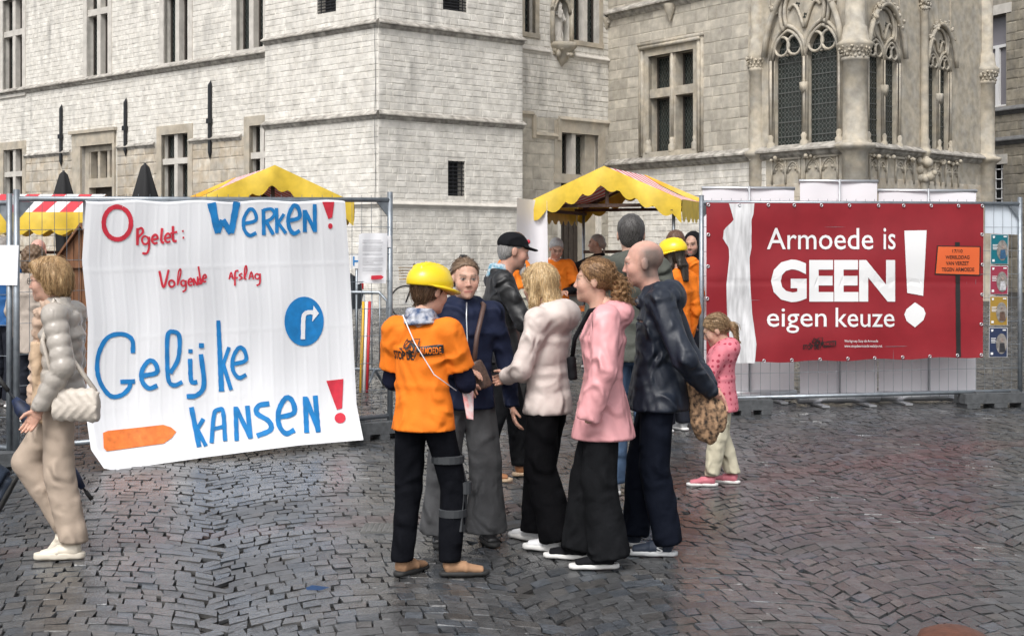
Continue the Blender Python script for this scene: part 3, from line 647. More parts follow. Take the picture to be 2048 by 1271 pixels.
def arcade(fr, u0, u1, z0, z1, n_, parent):
    b = MB(); 
    for i in range(n_+1): u = u0+(u1-u0)*i/n_; b.tube([fr.pt(u, z0, .02), fr.pt(u, z1, .02)], .028, 6)
    for i in range(n_):
        a, c = u0+(u1-u0)*i/n_, u0+(u1-u0)*(i+1)/n_; h = (c-a)/2-.03; m_ = (a+c)/2
        for e in (0, .05): b.tube([fr.pt(m_-h+e+(2*h-2*e)*k/12, arch_z(m_-h+e+(2*h-2*e)*k/12, m_, h-e, z0+(z1-z0)*.45), .015-e*.3) for k in range(13)], .024, 6)
        for sg in (-1, 1): b.ball(fr.pt(m_+sg*h*.45, z0+(z1-z0)*.62, .01), .04, 6, 5)
    fr.box(b, u0-.04, u1+.04, z1, z1+.05, -.02, .06); b.build('blind_arcade', M_tr, parent, True)
za, zb = pxz(f1, 1600, 366), zs-.22
for x0, x1 in ((1545, 1600), (1610, 1676)): arcade(f1, a1(x0), a1(x1), za, zb, 2, wing)
for x0, x1 in ((1738, 1772), (1790, 1826), (1856, 1880), (1890, 1915)): arcade(f2, a2(x0), a2(x1), za, zb, 2, wing)
for fr, au, xs in ((f1, a1, (1510, 1560, 1625)), (f2, a2, (1745, 1770, 1812, 1880, 1905))):
    for x in xs:
        k = MB(); p = fr.pt(au(x), zs-.2, .1)
        for i in range(8): k.ball(p+Vector((rng.uniform(-.13, .13), rng.uniform(-.1, .1), rng.uniform(-.06, .05))), rng.uniform(.03, .06), 6, 5)
        k.build('leaf_boss', M_tr, wing, True)
k = MB(); p = f2.pt(a2(1843), zs-.35, .12)
for i in range(22): k.ball(p+Vector((rng.uniform(-.2, .2), rng.uniform(-.15, .1), rng.uniform(-.3, .15))), rng.uniform(.06, .13), 7, 6)
k.build('carved_console', M_tr, wing, True)
# ------------------------------------------------ neighbouring house
N0 = (14.65, 44.0); fN = Fr((N0[0]-1.2*.4, N0[1]+1.2*.92), (N0[0]+6*.4, N0[1]-6*.92))
house = thing('stone_house', 'grey-brown block house with white modern window at the right edge', 'house', (15.6, 42.5, gz(43)))
na = lambda x: fN.px(x, 0)[0]
nw = (na(1961), na(2012), pxz(fN, 1985, 215), pxz(fN, 1985, 32)); ng = (na(1958), na(2006), pxz(fN, 1980, 408), pxz(fN, 1980, 330))
wb = MB(); wall_sheet(fN, wb, 0, fN.len, GZ, 12, [nw, ng], .3); wb.quad(fN.pt(0, 12), fN.pt(fN.len, 12), fN.pt(fN.len, 12, -3), fN.pt(0, 12, -3)); hw = wb.build('wall', M_mortg, house)
st = Stones(); st.fill(fN, 0, fN.len, GZ, 11, [(o[0]-.02, o[1]+.02, o[2]-.12, o[3]+.3) for o in (nw, ng)], .3, (.3, .6), .016, 0); st.emit(hw, [ST_Y[0]], [ST_Y[1]], 120)
z1, z2 = pxz(fN, 2000, 222), pxz(fN, 2000, 282)
M_blue = mat('bluestone', (.16, .16, .16), .8, noise=.3, nscale=4)
for z in (z1, z2): ledge(fN, 0, fN.len, z, house, m=M_blue, out=.14, h=.16)
a = MB(); fN.box(a, nw[0]-.1, nw[1]+.25, nw[3], nw[3]+.3, -.1, .03); a.build('lintel', M_trimw, house); a = MB(); fN.box(a, ng[0]-.1, ng[1]+.2, ng[3], ng[3]+.3, -.1, .03); a.build('lintel', M_trimw, house)
a = MB(); fN.box(a, nw[0], nw[1], nw[2], nw[3], -.3, -.25); gg = a.build('window', mat('blind_glass', (.20, .19, .21), .25), house)
a = MB(); zq = nw[2]+(nw[3]-nw[2])*.68; t_ = .07
for b in ((nw[0], nw[0]+t_, nw[2], zq), (nw[1]-t_, nw[1], nw[2], zq), ((nw[0]+nw[1])/2-.08, (nw[0]+nw[1])/2+.08, nw[2]+t_, zq-t_*1.3), (nw[0]+t_, nw[1]-t_, nw[2], nw[2]+t_), (nw[0]+t_, nw[1]-t_, zq-t_*1.3, zq)): fN.box(a, *b, -.24, -.16)
a.build('window_frame', M_white, gg)
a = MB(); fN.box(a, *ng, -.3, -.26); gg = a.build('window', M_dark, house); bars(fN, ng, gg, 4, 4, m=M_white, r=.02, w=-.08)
# statue in the niche
s = SDF(); B = lambda *q: s
s.cone((0, 0, 0), (0, 0, .55), (.17, .14), (.12, .1)).cone((0, 0, .5), (0, .02, .95), (.12, .1), (.15, .1), k=.05).ell((0, .03, 1.15), (.085, .095, .11), k=.04).cap((.14, 0, .92), (.16, .14, .68), .05, k=.03).cap((-.14, 0, .92), (-.1, .18, .78), .05, k=.03).ell((-.1, .18, .92), (.07, .07, .12), k=.03).ell((-.1, .18, 1.08), .05, k=.02).fn(folds(.03, 2.2, 3, .2))
V, F = s.mesh(.022); c = fK.pt((nic[0]+nic[1])/2, nic[2]+.08, -.12); an = fK.ang
rot = np.array([[math.cos(an), -math.sin(an), 0], [math.sin(an), math.cos(an), 0], [0, 0, 1]]); V = V*np.array([1, -1, 1.0])*1.0
sc_ = (nic[3]-nic[2]-.2)/1.3; o = mkobj('niche_statue', (V*sc_)@rot.T+np.array(c), F[:, ::-1], M_trimw, None, True, c)
tag(o, 'pale stone statue of a robed figure standing in the wall niche', 'statue')
a = MB(); p = fK.pt((nic[0]+nic[1])/2, nic[2], .02); a.lathe((p.x, p.y, p.z), [(.02, -.62), (.12, -.5), (.3, -.2), (.42, -.1), (.42, .02), (0, .07)], 14)
for i in range(26): x = rng.uniform(0, 6.28); a.ball((p.x+.3*math.cos(x), p.y+.3*math.sin(x), p.z-.25+rng.uniform(-.12, .1)), rng.uniform(.04, .08), 6, 5)
a.build('niche_console', M_tr, link, True)
a = MB()
for u in (nic[0]-.06, nic[1]+.06): a.tube([fK.pt(u, nic[2], .04), fK.pt(u, nic[3]-.3, .04)], .06, 8)
for e in (0, .09): a.tube([fK.pt(nic[0]-e+(nic[1]-nic[0]+2*e)*k/16, arch_z(nic[0]-e+(nic[1]-nic[0]+2*e)*k/16, (nic[0]+nic[1])/2, (nic[1]-nic[0])/2+e, nic[3]-.45), .05) for k in range(17)], .05, 6)
a.build('niche_frame', M_tr, link, True)
# ------------------------------------------------ fences, banners, posters
M_galv = mat('galvanised_steel', (.30, .33, .36), .42, .75, noise=.25, nscale=9)
M_conc = mat('grey_recycled_block', (.085, .09, .095), .75, noise=.35, nscale=12, bump=.4, bscale=60)
M_cloth = mat('white_cotton', (.75, .755, .775), .85, bump=.15, bscale=160, spec=.2)
M_paper = mat('white_paper', (.80, .80, .82), .7)
M_vinyl = mat('red_vinyl', (.27, .017, .025), .42, noise=.12, nscale=3, spec=.4, bump=.1, bscale=12)
M_vw = mat('white_vinyl_print', (.78, .78, .78), .45)
M_blk = mat('black_print', (.015, .014, .014), .5)
M_pblue = mat('blue_poster_paint', (.005, .20, .52), .6, noise=.22, nscale=9); M_pred = mat('red_poster_paint', (.62, .025, .05), .6, noise=.2, nscale=9)
M_por = mat('orange_poster_paint', (.83, .20, .035), .6, noise=.25, nscale=12); M_alu = mat('aluminium', (.62, .63, .65), .35, .8)
M_roll = mat('rollup_back', (.78, .76, .79), .55, noise=.05, nscale=2)
M_rub = mat('white_rubber', (.72, .71, .69), .6); M_rubd = mat('dark_rubber', (.02, .02, .02), .7)
def fence(name, label, a, b, h, zb0, zb1, x_feet, nv=34, gus=True):
    fr = Fr((a.x, a.y), (b.x, b.y)); L = fr.len; t = thing(name, label, 'fence', (a.x, a.y, a.z), 'mesh fence panels')
    zz = lambda u: zb0+(zb1-zb0)*u/L
    for u in (0, L):
        m_ = MB(); m_.tube([fr.pt(u, zz(u)-.0, 0), fr.pt(u, zz(u)+h, 0)], .024, 12); m_.build('post', M_galv, t, True)
    for q in (h-.07, .16):
        m_ = MB(); m_.tube([fr.pt(.0, zz(0)+q), fr.pt(L, zz(L)+q)], .021, 10); m_.build('rail', M_galv, t, True)
    m_ = MB()
    for i in range(1, nv): u = L*i/nv; m_.tube([fr.pt(u, zz(u)+.12, .012), fr.pt(u, zz(u)+h-.03, .012)], .0022, 4, caps=False)
    for k in range(1, 8): q = .16+(h-.23)*k/8; m_.tube([fr.pt(0, zz(0)+q, .018), fr.pt(L, zz(L)+q, .018)], .0024, 4, caps=False)
    w_ = m_.build('wire_mesh', M_galv, t); w_['kind'] = 'stuff'
    for u, s_ in ((0, 1), (L, -1)):
        m_ = MB(); z = zz(u)+h-.09; m_.add([fr.pt(u, z, .006), fr.pt(u+s_*.13, z, .006), fr.pt(u, z-.15, .006), fr.pt(u, z, -.006), fr.pt(u+s_*.13, z, -.006), fr.pt(u, z-.15, -.006)], [(0, 1, 2), (5, 4, 3), (0, 3, 4, 1), (1, 4, 5, 2), (2, 5, 3, 0)]); m_.build('corner_gusset', M_galv, t)
    return fr, t, zz
def foot_block(fr, u, z, label, ln=.74):
    m_ = MB(); fr.box(m_, u-ln/2, u+ln/2, z+.05, z+.15, -.11, .11)
    for c in (-.36, 0, .36): fr.box(m_, u+c*ln*1.05-.09*ln, u+c*ln*1.05+.09*ln, z, z+.052, -.108, .108)
    for c in (-.2, .2): fr.box(m_, u+c-.05, u+c+.05, z+.15, z+.165, -.05, .05)
    o = m_.build('ballast_block', M_conc, None, False, fr.pt(u, z)); tag(o, label, 'ballast block', 'fence ballast blocks')
fa0, fa1 = G(33, 938), G(780, 874); fA, tA, zA = fence('mesh_fence', 'grey mesh fence panel carrying the painted white sheet', fa0, fa1, 2.11, fa0.z, fa1.z+.03, None)
fb0, fb1 = G(1403, 830), G(2040, 812); fB, tB, zB = fence('mesh_fence', 'grey mesh fence panel carrying the red vinyl banner', fb0, fb1, 2.15, fb0.z, fb1.z, None)
fc0 = G(-560, 905); fC, tC, zC = fence('mesh_fence', 'grey mesh fence panel running off the left edge with a paper sheet', fc0, Vector((fa0.x-.06, fa0.y+.02, fa0.z)), 2.08, fc0.z, fa0.z, None)
foot_block(fA, fA.len-.1, fa1.z-.0, 'dark fence foot under the right end of the painted sheet fence', .5)
foot_block(fA, .0, fa0.z-.01, 'dark fence foot at the left edge behind the walking woman', .6)
foot_block(fB, .42, fb0.z, 'dark fence foot beside the child, under the red banner', .56); foot_block(fB, fB.len-.28, fb1.z, 'long dark fence foot under the right end of the red banner fence', .8)
# -- painted cotton sheet
def interp(v, pts): return float(np.interp(v, [p[0] for p in pts], [p[1] for p in pts]))
LX = [(0, 172), (.22, 164), (.45, 176), (.8, 172), (.93, 182), (1, 208)]; RX = [(0, 690), (.3, 700), (.6, 707), (.85, 713), (1, 727)]
BY = [(0, 936), (.04, 940), (.12, 934), (.4, 913), (.75, 890), (1, 879)]
def gridr(t, n_): f = (t*n_) % 1; return math.exp(-((min(f, 1-f)/n_)/.0022)**2)
def sheet_w(u, v): return .05+.0022*max(gridr(u*.70+.19, 34), gridr(v*.97, 8)*1.2)*(v < .92)+.30*v**5+.008*math.sin(u*17+2*math.sin(v*3)+1.2*v)*(.35+v)+.003*math.sin(u*41+v*6)+.010*math.sin(u*9-v*11)+.03*math.exp(-((u-.02)/.04)**2)*v
def sheet_pt(x, y, lift=0):
    v = min(max((y-403)/(900-403), 0), 1.1)
    for _ in range(3):
        xl, xr = interp(v, LX), interp(v, RX); u = min(max((x-xl)/(xr-xl), -.02), 1.02); v = (y-403)/(interp(u, BY)-403)
    w = sheet_w(u, v)+lift; uu, z = fA.px(x, y, w); return fA.pt(uu, z, w)
nu, nv = 200, 120; m_ = MB()
for j in range(nv+1):
    v = j/nv; xl, xr = interp(v, LX), interp(v, RX)
    for i in range(nu+1):
        u = i/nu; x = xl+(xr-xl)*u; y = 403+(interp(u, BY)-403)*v+(2*math.sin(u*25)*(1-v)**8); w = sheet_w(u, v); uu, z = fA.px(x, y, w); m_.v.append(tuple(fA.pt(uu, z, w)))
m_.f = [(j*(nu+1)+i, j*(nu+1)+i+1, (j+1)*(nu+1)+i+1, (j+1)*(nu+1)+i) for j in range(nv) for i in range(nu)]
nb = len(m_.v)    # hem rolled over the top rail
for i in range(nu+1): p = Vector(m_.v[i]); m_.v.append(tuple(p+Vector((-fA.n.x*.09, -fA.n.y*.09, .015)))); m_.v.append(tuple(p+Vector((-fA.n.x*.1, -fA.n.y*.1, -.22+.02*math.sin(i)))))
for i in range(nu): m_.f += [(i+1, i, nb+2*i, nb+2*i+2), (nb+2*i+2, nb+2*i, nb+2*i+1, nb+2*i+3)]
sheet = m_.build('painted_sheet', M_cloth, None, True, fA.pt(fA.len*.5, fa0.z, .05)); tag(sheet, 'large white cotton sheet painted with red and blue Dutch words hanging on the fence', 'banner')
ZX = lambda p: (140+p[0]/1.986, 320+p[1]/1.986)
LIFT = [0]
def ribbon(mb, pts, width, ptf, lift, smooth=True, step=5):
    P_ = [np.array(p, float) for p in pts]
    if smooth and len(P_) > 2:      # Catmull-Rom
        out = []; ext = [2*P_[0]-P_[1]]+P_+[2*P_[-1]-P_[-2]]
        for i in range(1, len(ext)-2):
            for t in np.linspace(0, 1, 7)[:-1]:
                a, b, c, d = ext[i-1:i+3]; out.append(.5*(2*b+(c-a)*t+(2*a-5*b+4*c-d)*t*t+(3*b-a-3*c+d)*t**3))
        P_ = out+[P_[-1]]
    else:
        out = []
        for a, b in zip(P_[:-1], P_[1:]):
            k = max(1, int(np.linalg.norm(b-a)/14)); out += [a+(b-a)*i/k for i in range(k)]
        P_ = out+[P_[-1]]
    n_ = len(P_); base = len(mb.v)
    for i, p in enumerate(P_):
        t = P_[min(i+1, n_-1)]-P_[max(i-1, 0)]; t = t/(np.linalg.norm(t)+1e-9); nn = np.array([-t[1], t[0]]); wd = (width if np.isscalar(width) else width[0]+(width[1]-width[0])*i/(n_-1))/2*(1+.07*math.sin(i*1.7+p[0]))
        for s_ in (-1, 1): mb.v.append(tuple(ptf(*(p+nn*wd*s_), lift)))
    mb.f += [(base+2*i, base+2*i+1, base+2*i+3, base+2*i+2) for i in range(n_-1)]
def fillpoly(mb, pts, ptf, lift, rings=5):
    c = np.mean(np.array(pts, float), 0); n_ = len(pts); base = len(mb.v); 
    dense = []
    for a, b in zip(pts, pts[1:]+pts[:1]):
        a, b = np.array(a, float), np.array(b, float); k = max(1, int(np.linalg.norm(b-a)/16)); dense += [a+(b-a)*i/k for i in range(k)]
    n_ = len(dense); mb.v.append(tuple(ptf(*c, lift)))
    for r_ in range(1, rings+1):
        for p in dense: q = c+(p-c)*r_/rings; mb.v.append(tuple(ptf(*q, lift)))
    for i in range(n_): mb.f.append((base, base+1+i, base+1+(i+1) % n_))
    for r_ in range(rings-1):
        for i in range(n_): j = (i+1) % n_; o_ = base+1+r_*n_; mb.f.append((o_+i, o_+n_+i, o_+n_+j, o_+j))
def circ(cx_, cy_, rx, ry, n_=14, a0=-1.2, full=True): return [(cx_+rx*math.cos(a0+2*math.pi*i/n_), cy_+ry*math.sin(a0+2*math.pi*i/n_)) for i in range(n_+(1 if full else 0))]
sp = lambda x, y, l: sheet_pt(*ZX((x, y)), l)
def e_(x, y, w, h): return [(x, y+h*.55), (x+w*.95, y+h*.42), (x+w*.85, y+h*.08), (x+w*.45, y), (x+w*.02, y+h*.35), (x+.03*w, y+h*.75), (x+w*.45, y+h), (x+w, y+h*.9)]
RED = [(circ(188, 250, 54, 65), 18), ([(268, 270), (268, 338)], 11), ([(268, 277), (284, 270), (289, 287), (270, 306)], 9), (circ(299, 318, 13, 16, 8), 8), ([(314, 304), (314, 345), (305, 370), (287, 369)], 9), (e_(326, 297, 22, 34), 9), ([(366, 270), (362, 318), (373, 330)], 10), (e_(377, 292, 22, 34), 8), ([(409, 262), (410, 316), (424, 322)], 10), ([(399, 291), (426, 285)], 8), ([(445, 282), (452, 282)], 8), ([(447, 308), (454, 308)], 8),
       ([(355, 440), (372, 505), (392, 435)], 9), (circ(404, 490, 11, 13, 8), 8), ([(427, 497), (430, 450), (438, 432), (440, 450), (429, 492)], 6), (circ(450, 488, 9, 11, 8), 7), ([(460, 477), (460, 512), (447, 523)], 7), (e_(470, 470, 15, 27), 7), ([(491, 498), (491, 468)], 7), ([(491, 470), (506, 497)], 7), ([(507, 462), (507, 497)], 7), (circ(517, 481, 8, 10, 8), 7), ([(510, 422), (520, 490)], 7), (e_(528, 455, 13, 28), 7),
       ([(632, 473), (640, 446), (648, 473)], 6), ([(635, 463), (646, 461)], 5), ([(669, 438), (656, 446), (655, 499)], 7), ([(647, 470), (667, 466)], 6), ([(684, 449), (672, 457), (684, 466), (671, 476)], 6), ([(692, 472), (694, 430), (700, 420), (702, 440), (694, 468), (701, 473)], 6), ([(711, 473), (720, 444), (729, 473)], 6), ([(715, 463), (727, 461)], 5), (circ(744, 461, 9, 10, 8), 6), ([(755, 450), (754, 488), (741, 498)], 7)]
BLUE = [([(562, 170), (588, 290)], (34, 26)), ([(588, 288), (606, 238)], 20), ([(606, 238), (640, 290)], 24), ([(640, 290), (663, 166)], (24, 28)), (e_(690, 196, 50, 103), 14), ([(768, 195), (770, 298)], 15), ([(768, 199), (798, 194), (812, 212), (798, 234), (772, 246)], 13), ([(780, 245), (808, 296)], 14), ([(820, 190), (822, 290)], 14), ([(850, 214), (824, 255)], 12), ([(828, 250), (858, 291)], 13), (e_(868, 181, 45, 110), 16), ([(932, 198), (933, 286)], 16), ([(934, 202), (972, 280)], 15), ([(972, 175), (973, 286)], 16),
        ([(250, 766), (246, 712), (205, 690), (150, 704), (116, 762), (108, 830), (124, 890), (162, 936), (205, 932), (234, 905), (240, 882)], 18), ([(200, 880), (258, 878)], 18), (e_(285, 797, 62, 108), 18), ([(398, 846), (430, 786), (434, 700), (410, 681), (388, 696), (386, 800), (392, 875), (415, 893), (446, 880)], 17), ([(477, 788), (480, 868), (490, 882), (506, 880)], 18), ([(470, 758), (487, 758)], 17), ([(520, 770), (532, 890), (505, 932), (463, 938)], 19), ([(512, 736), (532, 736)], 20), ([(589, 636), (602, 918)], (16, 22)), ([(632, 742), (606, 816)], 15), ([(608, 808), (640, 912)], 17), (e_(646, 745, 54, 118), 16),
        ([(482, 980), (513, 1138)], 20), ([(530, 1026), (502, 1074)], 16), ([(504, 1064), (540, 1134)], 16), ([(562, 1122), (572, 1010), (590, 990), (608, 1000), (616, 1114)], 17), ([(572, 1066), (612, 1056)], 15), ([(658, 978), (662, 1114)], 18), ([(660, 984), (716, 1100)], 18), ([(704, 974), (717, 1104)], 19), ([(792, 966), (750, 974), (742, 1004), (790, 1036), (796, 1070), (742, 1094)], 20), (e_(828, 944, 64, 140), 20), ([(934, 938), (940, 1082)], 20), ([(937, 945), (988, 1076)], 19), ([(974, 934), (986, 1080)], 20)]
for nm, L_, m__ in (('painted_word', RED[:12], M_pred), ('painted_word', RED[12:24], M_pred), ('painted_word', RED[24:], M_pred), ('painted_word', BLUE[:15], M_pblue), ('painted_word', BLUE[15:27], M_pblue), ('painted_word', BLUE[27:], M_pblue)):
    mb = MB()
    for i, (p, w_) in enumerate(L_): ribbon(mb, p, w_, sp, .006+.0012*(i % 4))
    mb.build(nm, m__, sheet, True)
mb = MB(); fillpoly(mb, [(1002, 166), (1050, 166), (1042, 228), (1026, 234)], sp, .006); fillpoly(mb, circ(1034, 262, 9, 11, 12, full=False), sp, .006, 2); mb.build('exclamation_mark', M_pred, sheet, True)
mb = MB(); fillpoly(mb, [(1018, 876), (1086, 868), (1081, 984), (1060, 990)], sp, .006); fillpoly(mb, circ(1073, 1023, 22, 21, 16, full=False), sp, .006, 3); mb.build('exclamation_mark', M_pred, sheet, True)
mb = MB(); fillpoly(mb, circ(930, 640, 78, 98, 36, full=False), sp, .006, 8); mb.build('round_sign_paint', M_pblue, sheet, True)
mb = MB(); ribbon(mb, [(925, 711), (927, 630), (934, 610), (950, 604), (970, 605)], 17, sp, .011); fillpoly(mb, [(967, 577), (989, 608), (962, 641)], sp, .012, 3); mb.build('turn_arrow', M_cloth, sheet, True)
mb = MB(); fillpoly(mb, [(131, 1082), (150, 1074), (370, 1050), (402, 1060), (422, 1078), (404, 1102), (372, 1124), (146, 1155), (134, 1142)], sp, .006, 6); mb.build('arrow_board_paint', M_por, sheet, True)
# -- red vinyl banner
ZB = lambda x, y: (1380+x/2.4446, 340+y/2.4446)
def ban_pt(zx, zy, lift=0):
    x, y = ZB(zx, zy); u = (zx-80)/1355; v = (zy-160)/780
    w = .035+.010*math.sin(u*23+v*2)*(.3+.7*v)+.008*math.sin(u*9+5*v)+.006*math.sin(v*15+u*4)-.006*math.exp(-((v-.497)/.012)**2)+lift; uu, z = fB.px(x, y, w); return fB.pt(uu, z, w)
nu, nv = 80, 60; m_ = MB()
for j in range(nv+1):
    for i in range(nu+1):
        u, v = i/nu, j/nv; m_.v.append(tuple(ban_pt(80+1355*u+(-3*u*v), 160+6*u+v*(785-38*u)+4*math.sin(u*28)*(v > .99))))
m_.f = [(j*(nu+1)+i, j*(nu+1)+i+1, (j+1)*(nu+1)+i+1, (j+1)*(nu+1)+i) for j in range(nv) for i in range(nu)]
ban = m_.build('vinyl_banner', M_vinyl, None, True, fB.pt(fB.len*.4, fb0.z, .03)); tag(ban, 'red vinyl banner with white slogan and knotted cloth print tied to the fence', 'banner')
def textmesh(s, x0, y0, x1, y1, ptf, lift, m, parent, name, off=0.0, shear=0, sub=True):
    cu = bpy.data.curves.new('t', 'FONT'); cu.body = s; cu.offset = off; cu.shear = shear; cu.resolution_u = 3
    to = bpy.data.objects.new('t', cu); COL.objects.link(to); dg = bpy.context.evaluated_depsgraph_get(); dg.update()
    me = bpy.data.meshes.new_from_object(to.evaluated_get(dg)); bpy.data.objects.remove(to)
    import bmesh
    bm = bmesh.new(); bm.from_mesh(me); bmesh.ops.triangulate(bm, faces=bm.faces)
    if sub:
        for _ in range(2):
            le = [e for e in bm.edges if e.calc_length() > .18]
            if le: bmesh.ops.subdivide_edges(bm, edges=le, cuts=1); bmesh.ops.triangulate(bm, faces=bm.faces)
    V = np.array([v.co for v in bm.verts]); F = [[v.index for v in f.verts] for f in bm.faces]; bm.free(); bpy.data.meshes.remove(me)
    lo, hi = V.min(0), V.max(0)
    W_ = [ptf(x0+(v[0]-lo[0])/(hi[0]-lo[0])*(x1-x0), y1-(v[1]-lo[1])/(hi[1]-lo[1])*(y1-y0), lift) for v in V]
    return mkobj(name, np.array([tuple(w) for w in W_]), F, m, parent)
textmesh('Armoede', 376, 283, 896, 388, ban_pt, .005, M_vw, ban, 'slogan_word', .004); textmesh('is', 946, 283, 1005, 388, ban_pt, .005, M_vw, ban, 'slogan_word', .004)
textmesh('GEEN', 396, 437, 1003, 645, ban_pt, .005, M_vw, ban, 'slogan_word', .045)
textmesh('eigen', 376, 676, 668, 796, ban_pt, .005, M_vw, ban, 'slogan_word', .004); textmesh('keuze', 712, 672, 1000, 767, ban_pt, .005, M_vw, ban, 'slogan_word', .004)
mb = MB(); fillpoly(mb, [(1048, 296), (1157, 294), (1140, 614), (1062, 600)], ban_pt, .005, 8); fillpoly(mb, [(1048, 706), (1058, 680), (1100, 646), (1142, 675), (1152, 700), (1142, 732), (1100, 768), (1060, 738)], ban_pt, .005, 4); mb.build('exclamation_mark', M_vw, ban)
M_knot = mat('printed_cloth', (.72, .72, .73), .5, noise=.35, nscale=1, stretch=(14, 14, 2.2))
Lk = [(160, 190), (215, 206), (245, 214), (290, 166), (335, 161), (380, 190), (430, 192), (560, 178), (700, 181), (850, 196), (948, 206)]; Rk = [(160, 315), (215, 310), (245, 300), (290, 301), (335, 300), (380, 301), (430, 291), (560, 295), (700, 304), (850, 325), (944, 317)]
mb = MB(); ys_ = np.linspace(163, 943, 60)
for y in ys_:
    a, b = interp(y, Lk), interp(y, Rk)
    for i in range(9): mb.v.append(tuple(ban_pt(a+(b-a)*i/8, y, .004)))
mb.f = [(j*9+i, j*9+i+1, j*9+i+10, j*9+i+9) for j in range(59) for i in range(8)]; mb.build('knotted_cloth_print', M_knot, ban, True)
mb = MB(); ribbon(mb, [(1307, 352), (1310, 600), (1313, 914)], 23, ban_pt, .004); mb.build('sign_pole_print', M_blk, ban)
mb = MB(); fillpoly(mb, [(1208, 369), (1421, 372), (1419, 517), (1196, 511)], ban_pt, .005, 4); mb.build('sign_border_print', M_blk, ban)
mb = MB(); fillpoly(mb, [(1213, 374), (1416, 377), (1414, 511), (1202, 505)], ban_pt, .007, 4); mb.build('sign_board_print', mat('orange_print', (.72, .13, .035), .5), ban)
for s_, x0, x1, y0, y1 in (('17/10', 1283, 1333, 387, 404), ('WERELDDAG', 1250, 1367, 417, 434), ('VAN VERZET', 1252, 1364, 446, 464), ('TEGEN ARMOEDE', 1231, 1390, 476, 495)): textmesh(s_, x0, y0, x1, y1, ban_pt, .010, M_blk, ban, 'sign_text', .012, sub=False)
textmesh('Werkgroep Stop de Armoede', 755, 828, 920, 845, ban_pt, .006, M_vw, ban, 'small_text', sub=False); textmesh('www.stopdearmoede.welzijn.net', 755, 852, 940, 870, ban_pt, .006, M_vw, ban, 'small_text', sub=False)
def stopde(ptf, X, Y, s, m, parent, lift, bgm):    # STOP DE ARMOEDE emblem: words, a broken house scribble and an arrow board
    f = lambda x, y, l: ptf(X+x*s, Y+y*s, l)
    textmesh('STOP DE', 0, 32, 80, 56, f, lift, m, parent, 'emblem_text', .03, sub=False)
    mb = MB(); r_ = random.Random(3)
    for k in range(16): x = r_.uniform(40, 80); y = r_.uniform(2, 30); ribbon(mb, [(x, y), (x+r_.uniform(-22, 22), y+r_.uniform(-6, 16)), (x+r_.uniform(-12, 12), y+r_.uniform(4, 24))], 3.2, f, lift+.0006*k, False)
    for q in ([(72, 0), (98, -2), (96, 30), (84, 52), (84, 12), (72, 0)], [(98, -2), (84, 52)]): ribbon(mb, q, 2.5, f, lift+.011, False)
    mb.build('emblem_house', m, parent)
    mb = MB(); fillpoly(mb, [(88, 20), (150, 13), (163, 14), (162, 36), (150, 40), (98, 46), (101, 36), (90, 33)], f, lift+.004, 3); mb.build('emblem_board', m, parent)
    textmesh('ARMOEDE', 100, 20, 158, 38, f, lift+.012, bgm, parent, 'emblem_text', .02, sub=False)
stopde(ban_pt, 552, 820, 1.0, M_blk, ban, .006, M_vinyl)
gp = [(x, 170+5*x/1400) for x in (90, 242, 383, 510, 643, 780, 922, 1045, 1180, 1313, 1430)]+[(362, 932), (498, 928), (636, 925), (772, 921), (903, 918), (1040, 914), (1173, 910), (1308, 905), (1424, 903)]+[(90, 316), (88, 470), (85, 628), (1428, 315), (1430, 462), (1428, 608), (1424, 753)]
for x, y in gp:
    p = ban_pt(x, y, .006); mb = MB(); ring = [p+Vector((fB.d.x*math.cos(a)*.014, fB.d.y*math.cos(a)*.014, math.sin(a)*.014)) for a in np.linspace(0, 2*math.pi, 9)[:-1]]; mb.tube(ring, .0055, 5, closed=True); mb.build('grommet', M_alu, ban, True)
